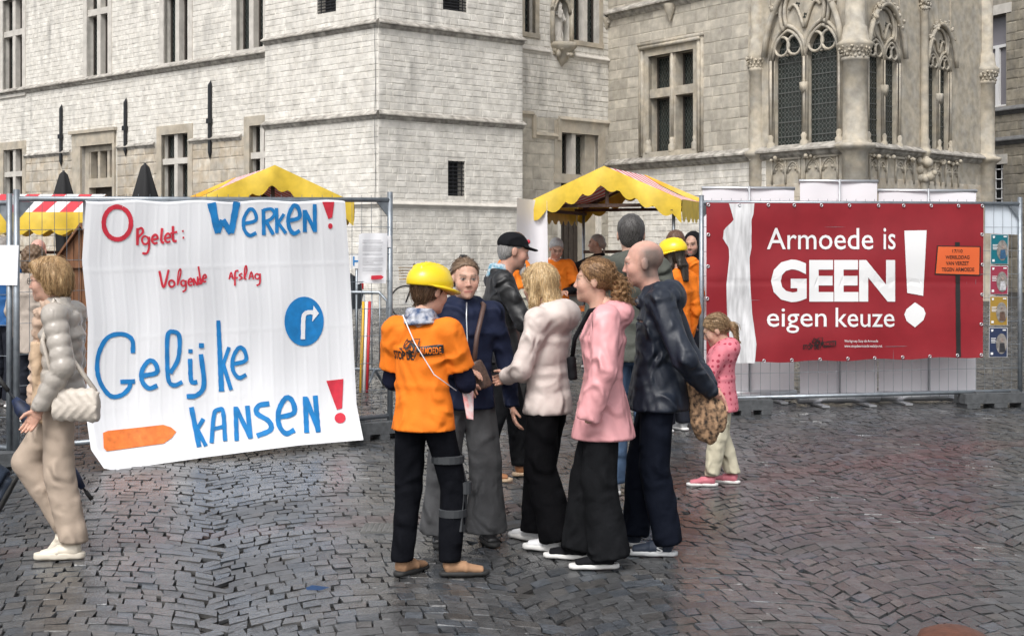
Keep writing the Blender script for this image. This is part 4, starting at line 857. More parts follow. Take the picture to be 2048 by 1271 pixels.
# posters tied to the fence
fz = lambda w: (lambda zx, zy, l: (lambda q: fB.pt(q[0], q[1], w+l))(fB.px(*ZB(zx, zy), w+l)))
pf = fz(.03); M_txt = mat('white_print', (.75, .75, .75), .5)
M_skinp = mat('printed_figure', (.32, .25, .22), .6, noise=.7, nscale=30); 
for k, (x0, y0, x1, y1, c, nm) in enumerate(((1470, 312, 1557, 460, (.0, .13, .17), 'teal'), (1467, 466, 1556, 608, (.28, .03, .06), 'crimson'), (1465, 615, 1554, 760, (.33, .2, .03), 'ochre yellow'), (1462, 768, 1553, 914, (.018, .03, .075), 'navy'))):
    mb = MB(); fillpoly(mb, [(x0, y0), (x1, y0+1), (x1-1, y1), (x0-1, y1)], pf, 0, 3); t = mb.build('poster', M_paper, None, False, pf(x0, y1, 0)); t.data.materials[0] = mat('poster_paper', (.5, .5, .52), .7); tag(t, nm+' poster with round photo of a person, in the column on the right fence', 'poster', 'posters on the fence')
    mb = MB(); fillpoly(mb, [(x0+3, y0+3), (x1-3, y0+4), (x1-4, y1-3), (x0+2, y1-3)], pf, .004, 3); mb.build('poster_print', mat('poster_'+nm.split()[0], c, .45), t)
    mb = MB(); fillpoly(mb, circ(x1-30, y0+80, 27, 50, 20, full=False), pf, .007, 3); mb.build('photo_disc', mat('photo_ground', (.26, .24, .22), .5, noise=.5, nscale=20), t)
    mb = MB(); fillpoly(mb, circ(x1-27, y0+62, 7, 11, 10, full=False), pf, .010, 2); mb.build('photo_head', M_skinp, t)
    mb = MB(); fillpoly(mb, [(x1-38, y0+78), (x1-16, y0+76), (x1-10, y0+120), (x1-42, y0+122)], pf, .010, 2); mb.build('photo_torso', mat('pc%d' % k, [(.03, .10, .2), (.5, .5, .52), (.12, .07, .05), (.03, .03, .035)][k], .6, noise=.4, nscale=25), t)
    mb = MB()
    for q in range(4): fillpoly(mb, [(x0+10, y0+52+q*7), (x0+34-3*(q % 2), y0+52+q*7), (x0+34-3*(q % 2), y0+55+q*7), (x0+10, y0+55+q*7)], pf, .009, 1)
    fillpoly(mb, [(x0+10, y0+10), (x0+22, y0+10), (x0+20, y0+20), (x0+12, y0+22)], pf, .009, 1); fillpoly(mb, [(x1-24, y0+10), (x1-8, y0+10), (x1-8, y0+16), (x1-24, y0+16)], pf, .009, 1); fillpoly(mb, [(x0+8, y1-24), (x0+20, y1-24), (x0+20, y1-12), (x0+8, y1-12)], pf, .009, 1); mb.build('poster_text', M_txt, t)
mb = MB(); fillpoly(mb, [(1440, 172), (1602, 176), (1602, 316), (1440, 308)], fz(-.03), 0, 3); tag(mb.build('blank_sheet', mat('pale_plastic', (.62, .68, .74), .5), None, False, fB.pt(fB.len-.5, 1.9)), 'pale blue-white sheet behind the mesh at the right fence end', 'sheet')
# notice on left fence and paper at far left
def notice(fr, x0, y0, x1, y1, w, label, arrow):
    f = lambda a, b, l: (lambda q: fr.pt(q[0], q[1], w+l+.01*math.sin(a*.05)))(fr.px(a, b, w+l))
    mb = MB(); nn = 8
    for j in range(nn+1):
        for i in range(nn+1): mb.v.append(tuple(f(x0+(x1-x0)*i/nn-3*j/nn, y0+(y1-y0)*j/nn+(3 if i == 0 else 0), .006*math.sin(i*1.1+j*.5))))
    mb.f = [(j*(nn+1)+i, j*(nn+1)+i+1, (j+1)*(nn+1)+i+1, (j+1)*(nn+1)+i) for j in range(nn) for i in range(nn)]
    t = mb.build('paper_notice', M_paper, None, True, f(x0, y1, 0)); tag(t, label, 'notice')
    if not arrow: return
    g_ = mat('grey_text', (.28, .28, .30), .6); ra = random.Random(5); y = y0+14; mb = MB()
    while y < y1-22:
        xe = x0+10+(x1-x0-18)*ra.choice((1, .95, .9, .5)); h = 2.2 if y > y0+16 else 3.4
        fillpoly(mb, [(x0+7, y), (xe, y), (xe, y+1.1), (x0+7, y+1.1)], f, .016, 1); y += ra.choice((4, 4, 4, 8))
    mb.build('printed_text', g_, t); mb = MB(); fillpoly(mb, [(x0+24, y1-15), (x1-12, y1-16), (x1-7, y1-12), (x1-12, y1-8), (x0+24, y1-7)], f, .018, 1); mb.build('printed_arrow', M_pred, t)
notice(fA, 719, 466, 774, 566, .03, 'white printed notice with red arrow tied to the left fence beside its post', True)
notice(fC, -60, 490, 39, 570, .03, 'blank white paper sheet on the fence at the far left edge', False)
mb = MB(); u, z = fA.px(778, 483, 0); p = fA.pt(u, z, .0); mb.lathe((p.x, p.y, p.z), [(.0262, -.05), (.0262, .05)], 12); st_ = mb.build('post_sticker', M_paper, tA)
# -- roll-up banner stands seen from behind
for k, (x0, x1, yt, yb, D) in enumerate(((1405, 1588, 376, 808, 14.75), (1600, 1754, 362, 815, 14.5), (1757, 1952, 381, 808, 14.7))):
    a, b = P(x0, yb, D), P(x1, yb, D+.12); fr = Fr((a.x, a.y), (b.x, b.y)); L = fr.len; z0 = gz(D); zt = P(x0, yt, D).z
    t = thing('rollup_stand', ['white roll-up banner stand behind the fence, nearest the stall', 'tallest white roll-up banner stand in the middle behind the red banner', 'white roll-up banner stand behind the right half of the red banner'][k], 'banner stand', fr.pt(L/2, z0), 'roll-up banner stands')
    m_ = MB(); n_ = 10
    for j in range(2):
        for i in range(n_+1): m_.v.append(tuple(fr.pt(L*i/n_, (z0+.1) if j == 0 else zt, .01*math.sin(i*.9))))
    m_.f = [(i, i+1, n_+2+i, n_+1+i) for i in range(n_)]; m_.build('banner_back', M_roll, t, True)
    m_ = MB(); m_.tube([fr.pt(-.01, zt), fr.pt(L+.01, zt)], .018, 8); m_.build('top_rail', M_alu, t, True)
    m_ = MB(); m_.tube([fr.pt(L/2, z0+.1, .03), fr.pt(L/2, zt+.02, .03)], .011, 8); m_.build('support_pole', M_alu, t, True)
    m_ = MB(); m_.tube([fr.pt(-.02, z0+.07), fr.pt(L+.02, z0+.07)], .055, 12); m_.build('cassette', M_alu, t, True)
    for s_ in (.2, .8): m_ = MB(); fr.box(m_, L*s_-.04, L*s_+.04, z0+.004, z0+.022, -.15, .3); m_.build('foot', M_alu, t)
# -- crowd barrier and poles behind the left fence
b0, b1 = P(560, 776, 16.3), P(775, 776, 16.0); fr = Fr((b0.x, b0.y), (b1.x, b1.y)); z0 = gz(16.1); t = thing('crowd_barrier', 'galvanised crowd barrier behind the painted sheet fence', 'barrier', fr.pt(fr.len/2, z0))
m_ = MB(); L = fr.len; m_.tube([fr.pt(0, z0+.22), fr.pt(0, z0+1.0), fr.pt(.1, z0+1.1), fr.pt(L-.1, z0+1.1), fr.pt(L, z0+1.0), fr.pt(L, z0+.22)], .02, 8, closed=True); m_.build('barrier_frame', M_galv, t, True)
for i in range(1, 14): m_ = MB(); u = L*i/14; m_.tube([fr.pt(u, z0+.22), fr.pt(u, z0+1.1)], .008, 6); m_.build('bar', M_galv, t, True)
for u in (.15, L-.15): m_ = MB(); m_.tube([fr.pt(u, z0+.22), fr.pt(u, z0+.02, .32)], .018, 8); m_.tube([fr.pt(u, z0+.22), fr.pt(u, z0+.02, -.32)], .018, 8); m_.build('foot', M_galv, t, True)
for x, c, nm in ((721, (.62, .36, .02), 'yellow'), (728, (.7, .7, .7), 'white'), (734, (.45, .02, .03), 'red')):
    a = P(x, 604, 15.6); m_ = MB(); m_.tube([(a.x, 15.6, z0), (a.x+.01, 15.8, a.z)], .016, 8); tag(m_.build('thin_pole', mat('pole_'+nm, c, .5), None, True, (a.x, 15.6, z0)), 'thin '+nm+' pole leaning on the crowd barrier behind the fence', 'pole')
# ------------------------------------------------ market stalls
M_rust = mat('rusty_steel', (.10, .06, .045), .7, .3, noise=.4, nscale=14); M_yel = mat('yellow_pvc', (.72, .50, .045), .5, noise=.2, nscale=4, bump=.2, bscale=18)
M_strip = mat('striped_pvc', (1, 1, 1), .5, attr='Col', bump=.15, bscale=14)
def stall(label, o, right, back, width, depth, eave, peak, ridge_back=True, poles=True):
    """o front-left foot; right, back unit vectors; ridge runs back (gable in front) or sideways"""
    t = thing('market_stall', label, 'market stall', o, 'market stalls')
    X = lambda a, b, z: Vector((o.x+right.x*a+back.x*b, o.y+right.y*a+back.y*b, o.z+z))
    n_ = 24; V = []; F = []; cl = []; ov = .12
    def strip(q, c): V.extend([tuple(p) for p in q]); k = len(V); F.append((k-4, k-3, k-2, k-1)); cl.extend([c]*4)
    red, wht = (.62, .035, .05), (.80, .78, .76)
    if ridge_back:
        ns = int(depth/.11)
        for s_ in (-1, 1):
            for i in range(ns):
                a, b = -ov+(depth+2*ov)*i/ns, -ov+(depth+2*ov)*(i+1)/ns; c = red if i % 2 else wht
                ex = -ov if s_ < 0 else width+ov; md = width/2
                for k in range(4):
                    f0, f1_ = k/4, (k+1)/4; sag = lambda f: -.06*math.sin(math.pi*f)
                    z = lambda f: peak+(eave-peak)*f+sag(f)
                    xx = lambda f: md+(ex-md)*f
                    strip([X(xx(f0), a, z(f0)), X(xx(f0), b, z(f0)), X(xx(f1_), b, z(f1_)), X(xx(f1_), a, z(f1_))], c)
    else:
        ns = int((width+2*ov)/.16)
        for i in range(ns):
            a, b = -ov+(width+2*ov)*i/ns, -ov+(width+2*ov)*(i+1)/ns; c = red if i % 2 else wht
            for (y0, z0_), (y1, z1_) in (((-ov, eave), (depth*.22, eave+(peak-eave)*.55)), ((depth*.22, eave+(peak-eave)*.55), (depth/2, peak)), ((depth/2, peak), (depth+ov, eave))): strip([X(a, y0, z0_), X(b, y0, z0_), X(b, y1, z1_), X(a, y1, z1_)], c)
    cn = mkobj('canopy', np.array(V), F, M_strip, t); vcol(cn, np.array(cl))
    def valance(pts, hgt, nm='valance', per=.24):
        m_ = MB(); acc = 0; out = []
        for a, b in zip(pts[:-1], pts[1:]):
            k = max(2, int((b-a).length/.04))
            for i in range(k): out.append(a+(b-a)*i/k)
        out.append(pts[-1]); s_ = 0; pv = out[0]; nrm = Vector((-back.x, -back.y, 0))
        for p in out:
            s_ += (p-pv).length; pv = p; d = hgt*(.72+.28*abs(math.sin(math.pi*s_/per))); wv = .02*math.sin(s_*9)
            m_.v += [tuple(p+Vector((0, 0, .01))), tuple(p+nrm*(.02+wv)+Vector((0, 0, -d*.5))), tuple(p+nrm*(.01+1.5*wv)+Vector((0, 0, -d)))]
        m_.f = [(3*i+j, 3*i+3+j, 3*i+4+j, 3*i+1+j) for i in range(len(out)-1) for j in (0, 1)]; m_.build(nm, M_yel, t, True)
    if ridge_back:
        for b_ in (-ov-.01, depth+ov+.01): valance([X(-ov, b_, eave), X(width/2, b_, peak), X(width+ov, b_, eave)], .27)
        for a_ in (-ov-.01, width+ov+.01): valance([X(a_, -ov, eave), X(a_, depth+ov, eave)], .26)
    else:
        valance([X(-ov, -ov-.01, eave), X(width+ov, -ov-.01, eave)], .26); valance([X(-ov, depth+ov, eave), X(width+ov, depth+ov, eave)], .26)
    for a in (0, width):
        for b in (0, depth): m_ = MB(); m_.tube([X(a, b, -.02), X(a, b, eave-.03)], .02, 8); m_.build('post', M_galv, t, True)
    def bar_(p, q, nm='crossbar'): m_ = MB(); m_.bar(p, q, .04, .04); m_.build(nm, M_rust, t)
    for b in (0, depth): bar_(X(-ov, b, eave-.05), X(width+ov, b, eave-.05)); 
    for a in (0, width): bar_(X(a, -ov, eave-.1), X(a, depth+ov, eave-.1))
    if ridge_back:
        for b in (0, depth): bar_(X(width/2, b, eave-.05), X(width/2, b, peak-.03), 'king_post'); bar_(X(width/2, b, peak-.05), X(0, b, eave-.03), 'rafter'); bar_(X(width/2, b, peak-.05), X(width, b, eave-.03), 'rafter')
        bar_(X(width/2, 0, peak-.045), X(width/2, depth, peak-.045), 'ridge_bar')
    bar_(X(0, depth, 1.55), X(width, depth, 1.55)); bar_(X(0, 0, 1.0), X(0, depth, 1.0)); bar_(X(width, 0, 1.0), X(width, depth, 1.0))
    m_ = MB(); c = [X(.02, depth*.45, .8), X(width-.02, depth*.45, .8), X(width-.02, depth-.05, .8), X(.02, depth-.05, .8)]; m_.hexa([*c, *[p+Vector((0, 0, .04)) for p in c]]); m_.build('counter', mat('orange_cover', (.72, .19, .03), .5), t)
    return t, X
vv = lambda a: (Vector((math.cos(R(a)), math.sin(R(a)), 0)), Vector((-math.sin(R(a)), math.cos(R(a)), 0)))
r_, b_ = vv(-19); o = P(1085, 400, 17.0); o.z = gz(17); stallR, XR = stall('market stall with yellow gable valance between the two fences', o, r_, b_, 1.62, 1.8, P(0, 404, 17).z-gz(17), P(0, 337, 17).z-gz(17))
r_, b_ = vv(20); o = P(404, 402, 16.0); o.z = gz(16); stall('market stall with yellow gable peak showing above the painted sheet', o, r_, b_, 1.62, 2.7, P(0, 404, 16.2).z-gz(16), P(0, 332, 16.2).z-gz(16))
r_, b_ = vv(2); o = P(-160, 430, 16.5); o.z = gz(16.5); stall('red and white striped market stall at the far left edge', o, r_, b_, 1.85, 1.6, P(0, 426, 16.5).z-gz(16.5), P(0, 387, 17.3).z-gz(17), False)
# white panel hanging on the right stall's left side
m_ = MB(); n_ = 16
for j in range(2):
    for i in range(n_+1):
        x = 1034+ (1094-1034)*i/n_; D = 16.4+.5*math.sin(i/n_*2.2); m_.v.append(tuple(P(x+(4 if j else 0)-8*j*(1-i/n_), 396+6*i/n_ if j == 0 else 640, D)))
m_.f = [(i, i+1, n_+2+i, n_+1+i) for i in range(n_)]; tag(m_.build('hanging_panel', mat('thin_white_sheet', (.78, .76, .78), .5), None, True, P(1060, 640, 16.6)), 'curved white sheet hanging at the left side of the right stall', 'sheet')
# closed black parasols
for x, yt, D, lb in ((127, 344, 27, 'closed black parasol left of the wooden portal'), (290, 329, 26, 'closed black parasol right of the wooden portal')):
    top = P(x, yt, D); t = thing('closed_parasol', lb, 'parasol', (top.x, D, gz(D)), 'closed parasols'); m_ = MB(); n_ = 20
    for r0, dz in ((.03, 0), (.07, -.05), (.17, -.45), (.25, -.75), (.24, -.82), (.14, -1.0), (.12, -1.6), (.1, -1.75)):
        for k in range(n_): a = 2*math.pi*k/n_; rr = r0*(1+.2*math.cos(a*5)); m_.v.append((top.x+rr*math.cos(a), D+rr*math.sin(a), top.z+dz))
    m_.f = [(i*n_+k, i*n_+(k+1) % n_, (i+1)*n_+(k+1) % n_, (i+1)*n_+k) for i in range(7) for k in range(n_)]; m_.build('canopy', mat('black_canvas', (.012, .012, .013), .8), t, True)
    m_ = MB(); m_.tube([(top.x, D, gz(D)), (top.x, D, top.z+.03)], .025, 8); m_.build('pole', M_iron, t, True); m_ = MB(); m_.lathe((top.x, D, gz(D)), [(.3, 0), (.3, .06), (.06, .1), (.04, .3)], 14); m_.build('base', M_iron, t, True)
# wooden hut behind the far-left fence
a = P(85, 560, 14.8); pk = P(163, 452, 14.8); hw_ = pk.x-a.x; t = thing('wooden_hut', 'small brown wooden hut with a plank gable behind the left fence', 'hut', (pk.x, 14.8, gz(14.8)))
M_plank = mat('brown_planks', (.20, .085, .035), .65, noise=.45, nscale=1.2, stretch=(30, 30, 2.5)); nb_ = 10
for i in range(nb_):
    x0, x1 = pk.x-hw_+2*hw_*i/nb_, pk.x-hw_+2*hw_*(i+1)/nb_; zt = lambda x: pk.z-(pk.z-a.z)*abs(x-pk.x)/hw_; m_ = MB(); z0 = gz(14.8); y = 14.8+rng.uniform(0, .006)
    m_.hexa([(x0+.003, y, z0), (x1-.003, y, z0), (x1-.003, y+.03, z0), (x0+.003, y+.03, z0), (x0+.003, y, zt(x0+.003)-.02), (x1-.003, y, zt(x1-.003)-.02), (x1-.003, y+.03, zt(x1-.003)-.02), (x0+.003, y+.03, zt(x0+.003)-.02)]); m_.build('plank', M_plank, t)
for s_ in (-1, 1): m_ = MB(); q = [(pk.x+s_*(hw_+.06), 14.74, a.z-.09), (pk.x, 14.74, pk.z), (pk.x, 16.2, pk.z), (pk.x+s_*(hw_+.06), 16.2, a.z-.09)]; q = q if s_ > 0 else q[::-1]; m_.hexa([*q, *[(x, y, z+.035) for x, y, z in q]]); m_.build('roof_board', M_plank, t)
m_ = MB(); m_.box(pk.x-hw_*.98, pk.x+hw_*.98, 14.765, 14.797, a.z+.13, a.z+.2); m_.build('batten', M_plank, t)
for s_ in (-1, 1): m_ = MB(); m_.box(pk.x+s_*hw_-.02, pk.x+s_*hw_+.02, 14.84, 16.1, gz(14.8), a.z-.04); m_.build('side_wall', M_plank, t)
# manhole cover, bollard top, scrap
p = G(768, 1056); m_ = MB(); m_.box(p.x-.13, p.x+.13, p.y-.13, p.y+.13, p.z-.01, p.z+.007)
mh = m_.build('manhole_cover', mat('cast_cover', (.17, .17, .165), .45, .3, noise=.3), None, False, p); tag(mh, 'pale square manhole cover set in the cobbles by the hard hat woman', 'manhole cover')
for i in range(8):
    for j in range(8): m_ = MB(); x, y = p.x-.112+.032*i, p.y-.112+.032*j; m_.box(x-.01, x+.01, y-.01, y+.01, p.z+.007, p.z+.011); m_.build('tread_stud', MATS['cast_cover'], mh)
p = G(630, 1181); m_ = MB(); m_.add([(p.x-.04, p.y, p.z+.006), (p.x+.03, p.y-.015, p.z+.008), (p.x+.07, p.y+.03, p.z+.012), (p.x-.02, p.y+.045, p.z+.02), (p.x-.05, p.y+.02, p.z+.012)], [(0, 1, 2, 3, 4)]); tag(m_.build('paper_scrap', mat('blue_scrap', (.01, .04, .11), .6), None, False, p), 'small blue scrap lying on the wet cobbles in front', 'litter')
c = P(1905, 1252, 4.4); zb = gz(4.4); m_ = MB(); m_.lathe((c.x, 4.4, zb), [(.13, 0), (.13, .03), (.1, .06), (.095, c.z-zb-.16), (.118, c.z-zb-.13), (.118, c.z-zb-.06), (.10, c.z-zb-.022), (.06, c.z-zb-.006), (0, c.z-zb)], 24)
tag(m_.build('bollard', mat('rust_brown_paint', (.11, .04, .022), .55, noise=.3, nscale=20, bump=.3, bscale=80), None, True, (c.x, 4.4, zb)), 'brown round-topped bollard cut by the bottom edge at right', 'bollard')

# ------------------------------------------------ bicycle, parked car and sign beyond the left fence
def bicycle(label, o, ang):
    t = thing('bicycle', label, 'bicycle', o, None, R(ang)); r = .34; m = mat('bike_black', (.015, .015, .017), .4); L = lambda n_, f, mm=m, par=None: (lambda mb: (f(mb), mkobj(n_, np.array(mb.v), mb.f, mm, par or t, True, local=True))[1])(MB())
    for x in (-.54, .54):
        w_ = L('wheel', lambda mb: mb.tube([(x+r*math.cos(a), 0, r+r*math.sin(a)) for a in np.linspace(0, 2*math.pi, 33)[:-1]], .018, 6, closed=True), M_rubd)
        L('spokes', lambda mb: [mb.tube([(x, 0, r), (x+r*math.cos(a), 0, r+r*math.sin(a))], .0018, 4, caps=False) for a in np.linspace(0, 2*math.pi, 19)[:-1]], M_alu, w_)
    L('frame', lambda mb: [mb.tube(p, .017, 8) for p in ([(-.54, 0, r), (-.12, 0, .3), (.36, 0, .78)], [(-.54, 0, r), (-.2, 0, .82)], [(-.12, 0, .3), (-.24, 0, .95)], [(.54, 0, r), (.36, 0, .82), (.33, 0, 1.05)], [(-.2, 0, .72), (.36, 0, .72)])])
    L('saddle', lambda mb: mb.ball((-.26, 0, .98), (.14, .09, .045), 12, 8)); L('handlebar', lambda mb: mb.tube([(.12, -.3, 1.1), (.3, -.26, 1.13), (.34, 0, 1.07), (.3, .26, 1.13), (.12, .3, 1.1)], .014, 8))
    L('basket', lambda mb: [mb.tube([(.5+a, b*s_, .82+h) for a, b in ((-.14, .17), (.14, .17), (.14, -.17), (-.14, -.17))], .012, 6, closed=True) for h, s_ in ((0, .8), (.06, .85), (.12, .9), (.18, .95), (.24, 1))]+[mb.box(.37, .63, -.14, .14, .81, .82)], mat('wicker', (.34, .22, .1), .8))
    L('child_seat', lambda mb: mb.hexa([(-.62, -.14, .8), (-.36, -.14, .78), (-.36, .14, .78), (-.62, .14, .8), (-.74, -.15, 1.32), (-.66, -.15, 1.33), (-.66, .15, 1.33), (-.74, .15, 1.32)]), M_iron)
bicycle('black city bicycle with basket and child seat parked by the tower', Vector(((862-CX)/FPX*29, 29, gz(29))), 168)
def car(label, o, ang):
    t = thing('parked_car', label, 'car', o, None, R(ang)); body = mat('dark_car_paint', (.02, .024, .03), .2, coat=.6, spec=.5)
    pr = [(-2.0, .35), (-2.05, .62), (-1.98, .92), (-1.75, 1.02), (-1.3, 1.43), (-.2, 1.48), (.55, 1.02), (1.75, .86), (2.0, .6), (1.98, .33)]; mb = MB(); ys_ = [(-.86, 0), (-.8, .05), (.8, .05), (.86, 0)]
    for y, gr in ys_:
        for x, z in pr: mb.v.append((x, y*(.86 if z > 1.1 else 1), z+gr*(z > 1)))
    n_ = len(pr); mb.f = [(j*n_+i, j*n_+(i+1) % n_, (j+1)*n_+(i+1) % n_, (j+1)*n_+i) for j in range(3) for i in range(n_)]+[tuple(range(n_))[::-1], tuple(range(3*n_, 4*n_))]; mkobj('body', np.array(mb.v), mb.f, body, t, False, local=True)
    def bx(n_, a, m_): mb = MB(); mb.box(*a); return mkobj(n_, np.array(mb.v), mb.f, m_, t, False, local=True)
    gl = mat('car_glass', (.02, .025, .03), .08)
    mb = MB(); mb.quad((-1.73, -.66, 1.07), (-1.73, .66, 1.07), (-1.37, .6, 1.38), (-1.37, -.6, 1.38)); mb.v = [(x-.03, y, z+.02) for x, y, z in mb.v]; mkobj('rear_window', np.array(mb.v), mb.f, gl, t, local=True)
    for s_ in (-1, 1):
        mb = MB(); mb.add([(-1.5, s_*.80, 1.06), (.35, s_*.80, 1.06), (-.2, s_*.752, 1.4), (-1.2, s_*.752, 1.38)], [(0, 1, 2, 3)]); mkobj('side_window', np.array(mb.v), mb.f, gl, t, local=True)
        bx('tail_light', (-2.06, -1.93, s_*.74-.11, s_*.74+.11, .72, .94), mat('red_lens', (.4, .01, .01), .2))
        for x in (-1.25, 1.3): mb = MB(); mb.tube([(x, s_*.72, .32), (x, s_*.9, .32)], .32, 20); w_ = mkobj('wheel', np.array(mb.v), mb.f, M_rubd, t, True, local=True); mb = MB(); mb.tube([(x, s_*.88, .32), (x, s_*.91, .32)], .2, 16); mkobj('rim', np.array(mb.v), mb.f, M_galv, w_, True, local=True)
    bx('number_plate', (-2.075, -2.05, -.26, .26, .5, .61), M_white)
car('dark car parked behind the crowd barrier, tail light showing', Vector(((470-CX)/FPX*25.5, 26.5, gz(26))), 205)
p = P(713, 522, 21); t = thing('small_sign', 'small white sign with blue letter H behind the left fence', 'sign', (p.x, 21, gz(21))); fr = Fr((p.x-.1, 21), (p.x+.1, 21)); m_ = MB(); fr.box(m_, 0, .2, p.z-.11, p.z+.11, -.01, .01); m_.build('sign_plate', M_white, t)
textmesh('H', 0, 0, 1, 1, lambda x, y, l: fr.pt(.05+.1*x, p.z+.07-.14*y, .01+l), .004, M_pblue, t, 'sign_letter', .02, sub=False); m_ = MB(); m_.tube([(p.x, 21.02, gz(21)), (p.x, 21.02, p.z+.1)], .02, 8); m_.build('sign_post', M_galv, t, True)
# ------------------------------------------------ people
from mathutils.bvhtree import BVHTree
def rotm(yaw=0, pitch=0, roll=0):     # yaw + turns to the right (clockwise from above), pitch + looks up
    a, b, c = -R(yaw), R(pitch), R(roll); Z = np.array([[math.cos(a), -math.sin(a), 0], [math.sin(a), math.cos(a), 0], [0, 0, 1]])
    X = np.array([[1, 0, 0], [0, math.cos(b), -math.sin(b)], [0, math.sin(b), math.cos(b)]]); Y = np.array([[math.cos(c), 0, math.sin(c)], [0, 1, 0], [-math.sin(c), 0, math.cos(c)]]); return Z@X@Y
SKIN = (.56, .34, .255)
M_body = mat('skin', SKIN, .52, attr='Col', bump=.15, bscale=140, spec=.35, noise=.12, nscale=22)
M_body.node_tree.nodes['Principled BSDF'].inputs['Subsurface Weight'].default_value = .12; M_body.node_tree.nodes['Principled BSDF'].inputs['Subsurface Radius'].default_value = (.012, .005, .003)
def hairmat(name, c, c2): return mat('hair_'+name, c, .45, col2=c2, nscale=1.3, noise=.6, stretch=(150, 150, 14), bump=.35, bscale=1.2, spec=.35, bdist=.006)
def cloth(name, c, rough=.8, bump=.25, bscale=60, noise=.12, **k): return mat('cloth_'+name, c, rough, noise=noise, nscale=5, bump=bump, bscale=bscale, spec=k.pop('spec', .05 if max(c) < .05 else .3), wrk=k.pop('wrk', (6.5, 1.0, .05)), **k)
def skeleton(H, pose):
    J = {}
    for s, n_ in ((1, 'R'), (-1, 'L')):
        J['hip'+n_] = (s*.052, 0, .52); J['knee'+n_] = (s*.058, .012, .285); J['ank'+n_] = (s*.06, -.012, .052); J['sh'+n_] = (s*.103, -.008, .812); J['elb'+n_] = (s*.135, -.025, .635); J['wr'+n_] = (s*.14, .03, .49)
    J['neck'] = (0, -.012, .835); J['head'] = (0, .012, 1-.0685); J['chest'] = (0, 0, .74); J['waist'] = (0, 0, .62); J['pelvis'] = (0, 0, .53)
    J.update({k: v for k, v in pose.items() if k in J}); return {k: np.array(v, float)*H for k, v in J.items()}
def head_sdf(fem, wide=1.0):
    s = SDF(); f = .92 if fem else 1.0
    s.ell((0, -.014, .034), (.074*wide, .094, .083)).ell((0, .026, -.028), (.060*wide, .066, .084), k=.03).ell((0, .036, -.078), (.044*f, .044, .034), k=.03).ell((0, .073, -.1), (.017, .014, .013), k=.025)
    s.cap((-.034, .083, .021), (.034, .083, .021), .010 if fem else .013, k=.018)
    for x in (-1, 1): s.ell((x*.040, .060, -.03), (.024, .022, .028), k=.025); s.ell((x*.031, .104, .004), (.017, .017, .010), k=.012, op='s'); s.ell((x*.031, .079, .002), .0125, k=.003); s.ell((x*.0765*wide, -.008, -.006), (.009, .02, .031), k=.008); s.ell((x*.0115, .095, -.036), (.007, .009, .006), k=.008)
    s.cap((0, .086, .014), (0, .1035, -.031), .006, .0095, k=.012); s.cap((-.017, .084, -.066), (.017, .084, -.066), .0062, k=.008); s.cap((-.014, .083, -.077), (.014, .083, -.077), .0068, k=.006)
    s.cap((0, -.02, -.07), (0, -.04, -.2), .052*f, .056*f, k=.03); return s
def head_cols(p, skin, brow, lip, stub=0, scalp=0):
    c = np.tile(np.array(skin), (len(p), 1)); x, y, z = np.abs(p[:, 0]), p[:, 1], p[:, 2]
    def bl(mask, col): c[:] = c*(1-mask[:, None])+np.array(col)*mask[:, None]
    g = lambda v, a, b: np.clip((v-a)/(b-a), 0, 1)
    ck = np.exp(-((x-.042)**2/.0006+(z+.035)**2/.0008))*(y > .03); bl(ck*.3, (.62, .26, .21)); bl(np.exp(-((x)**2/.0003+(z+.03)**2/.0004))*(y > .09)*.3, (.62, .27, .22))
    if scalp: bl(scalp*g(y, .03, -.02)*g(z, .10, .06)*g(z, -.10, -.07)*(.75+.25*g(x, .04, .06)), (.15, .115, .10))
    if stub: bl(stub*g(z, -.035, -.06)*g(y, -.01, .03), (.25, .17, .14))
    bl(((x > .012) & (x < .05) & (np.abs(z-.0225-.004*np.sin((x-.012)*60)) < .0062) & (y > .05)).astype(float)*.75, brow)
    e = ((x-.031)/.0155)**2+((z-.003)/.0062)**2
    bl(((e < 1) & (y > .06)).astype(float), (.36, .31, .285)); bl((((x-.031)/.0068)**2+((z-.003)/.0064)**2 < 1)*(y > .06)*1.0, (.03, .025, .022)); bl(((e > .8) & (e < 1.7) & (z > .003) & (y > .06))*.75, (.08, .05, .04))
    bl(((x < .024) & (np.abs(z+.071) < .0095) & (y > .075))*.7, lip); bl(((x < .022) & (np.abs(z+.0715) < .0016) & (y > .075))*.6, (.12, .05, .045))
    return c
def hand_mesh(wr, d, th, curl, size, left):
    d = vunit(d); t = np.asarray(th, float); t = vunit(t-d*(t@d)); n_ = np.cross(d, t)
    if left: n_ = -n_           # palm normal, flexion side
    L = lambda a, b, c: wr+size*(d*a+t*b+n_*c); s = SDF(); sz = size
    s.cone(L(-.03, 0, 0), L(.03, 0, 0), (.029*sz, .021*sz), (.038*sz, .016*sz), side=t); s.cone(L(.03, 0, 0), L(.088, 0, .004), (.039*sz, .015*sz), (.040*sz, .012*sz), side=t, k=.012)
    for i, (b, l) in enumerate(((.030, .072), (.010, .08), (-.010, .075), (-.029, .058))):
        a0, c0 = .09-.004*abs(i-1), .004; ang = curl*(.8+.1*i); p = L(a0, b, c0)
        for j, f in enumerate((.42, .33, .27)):
            ang2 = ang*(j+1)*.75; q = p+sz*l*f*(d*math.cos(ang2)+n_*math.sin(ang2)+t*(.018*(1.5-i)*(1-j*.4))); s.cap(p, q, (.0094-.0006*j)*sz, (.0088-.0008*j)*sz, k=.004); p = q
    p = L(.02, .03, .006); q = L(.052, .056, .018); s.cap(p, q, .0125*sz, .0105*sz, k=.012); s.cap(q, q+sz*(d*.03+t*.006+n_*.012*(1+curl)), .0102*sz, .0085*sz, k=.004); return s
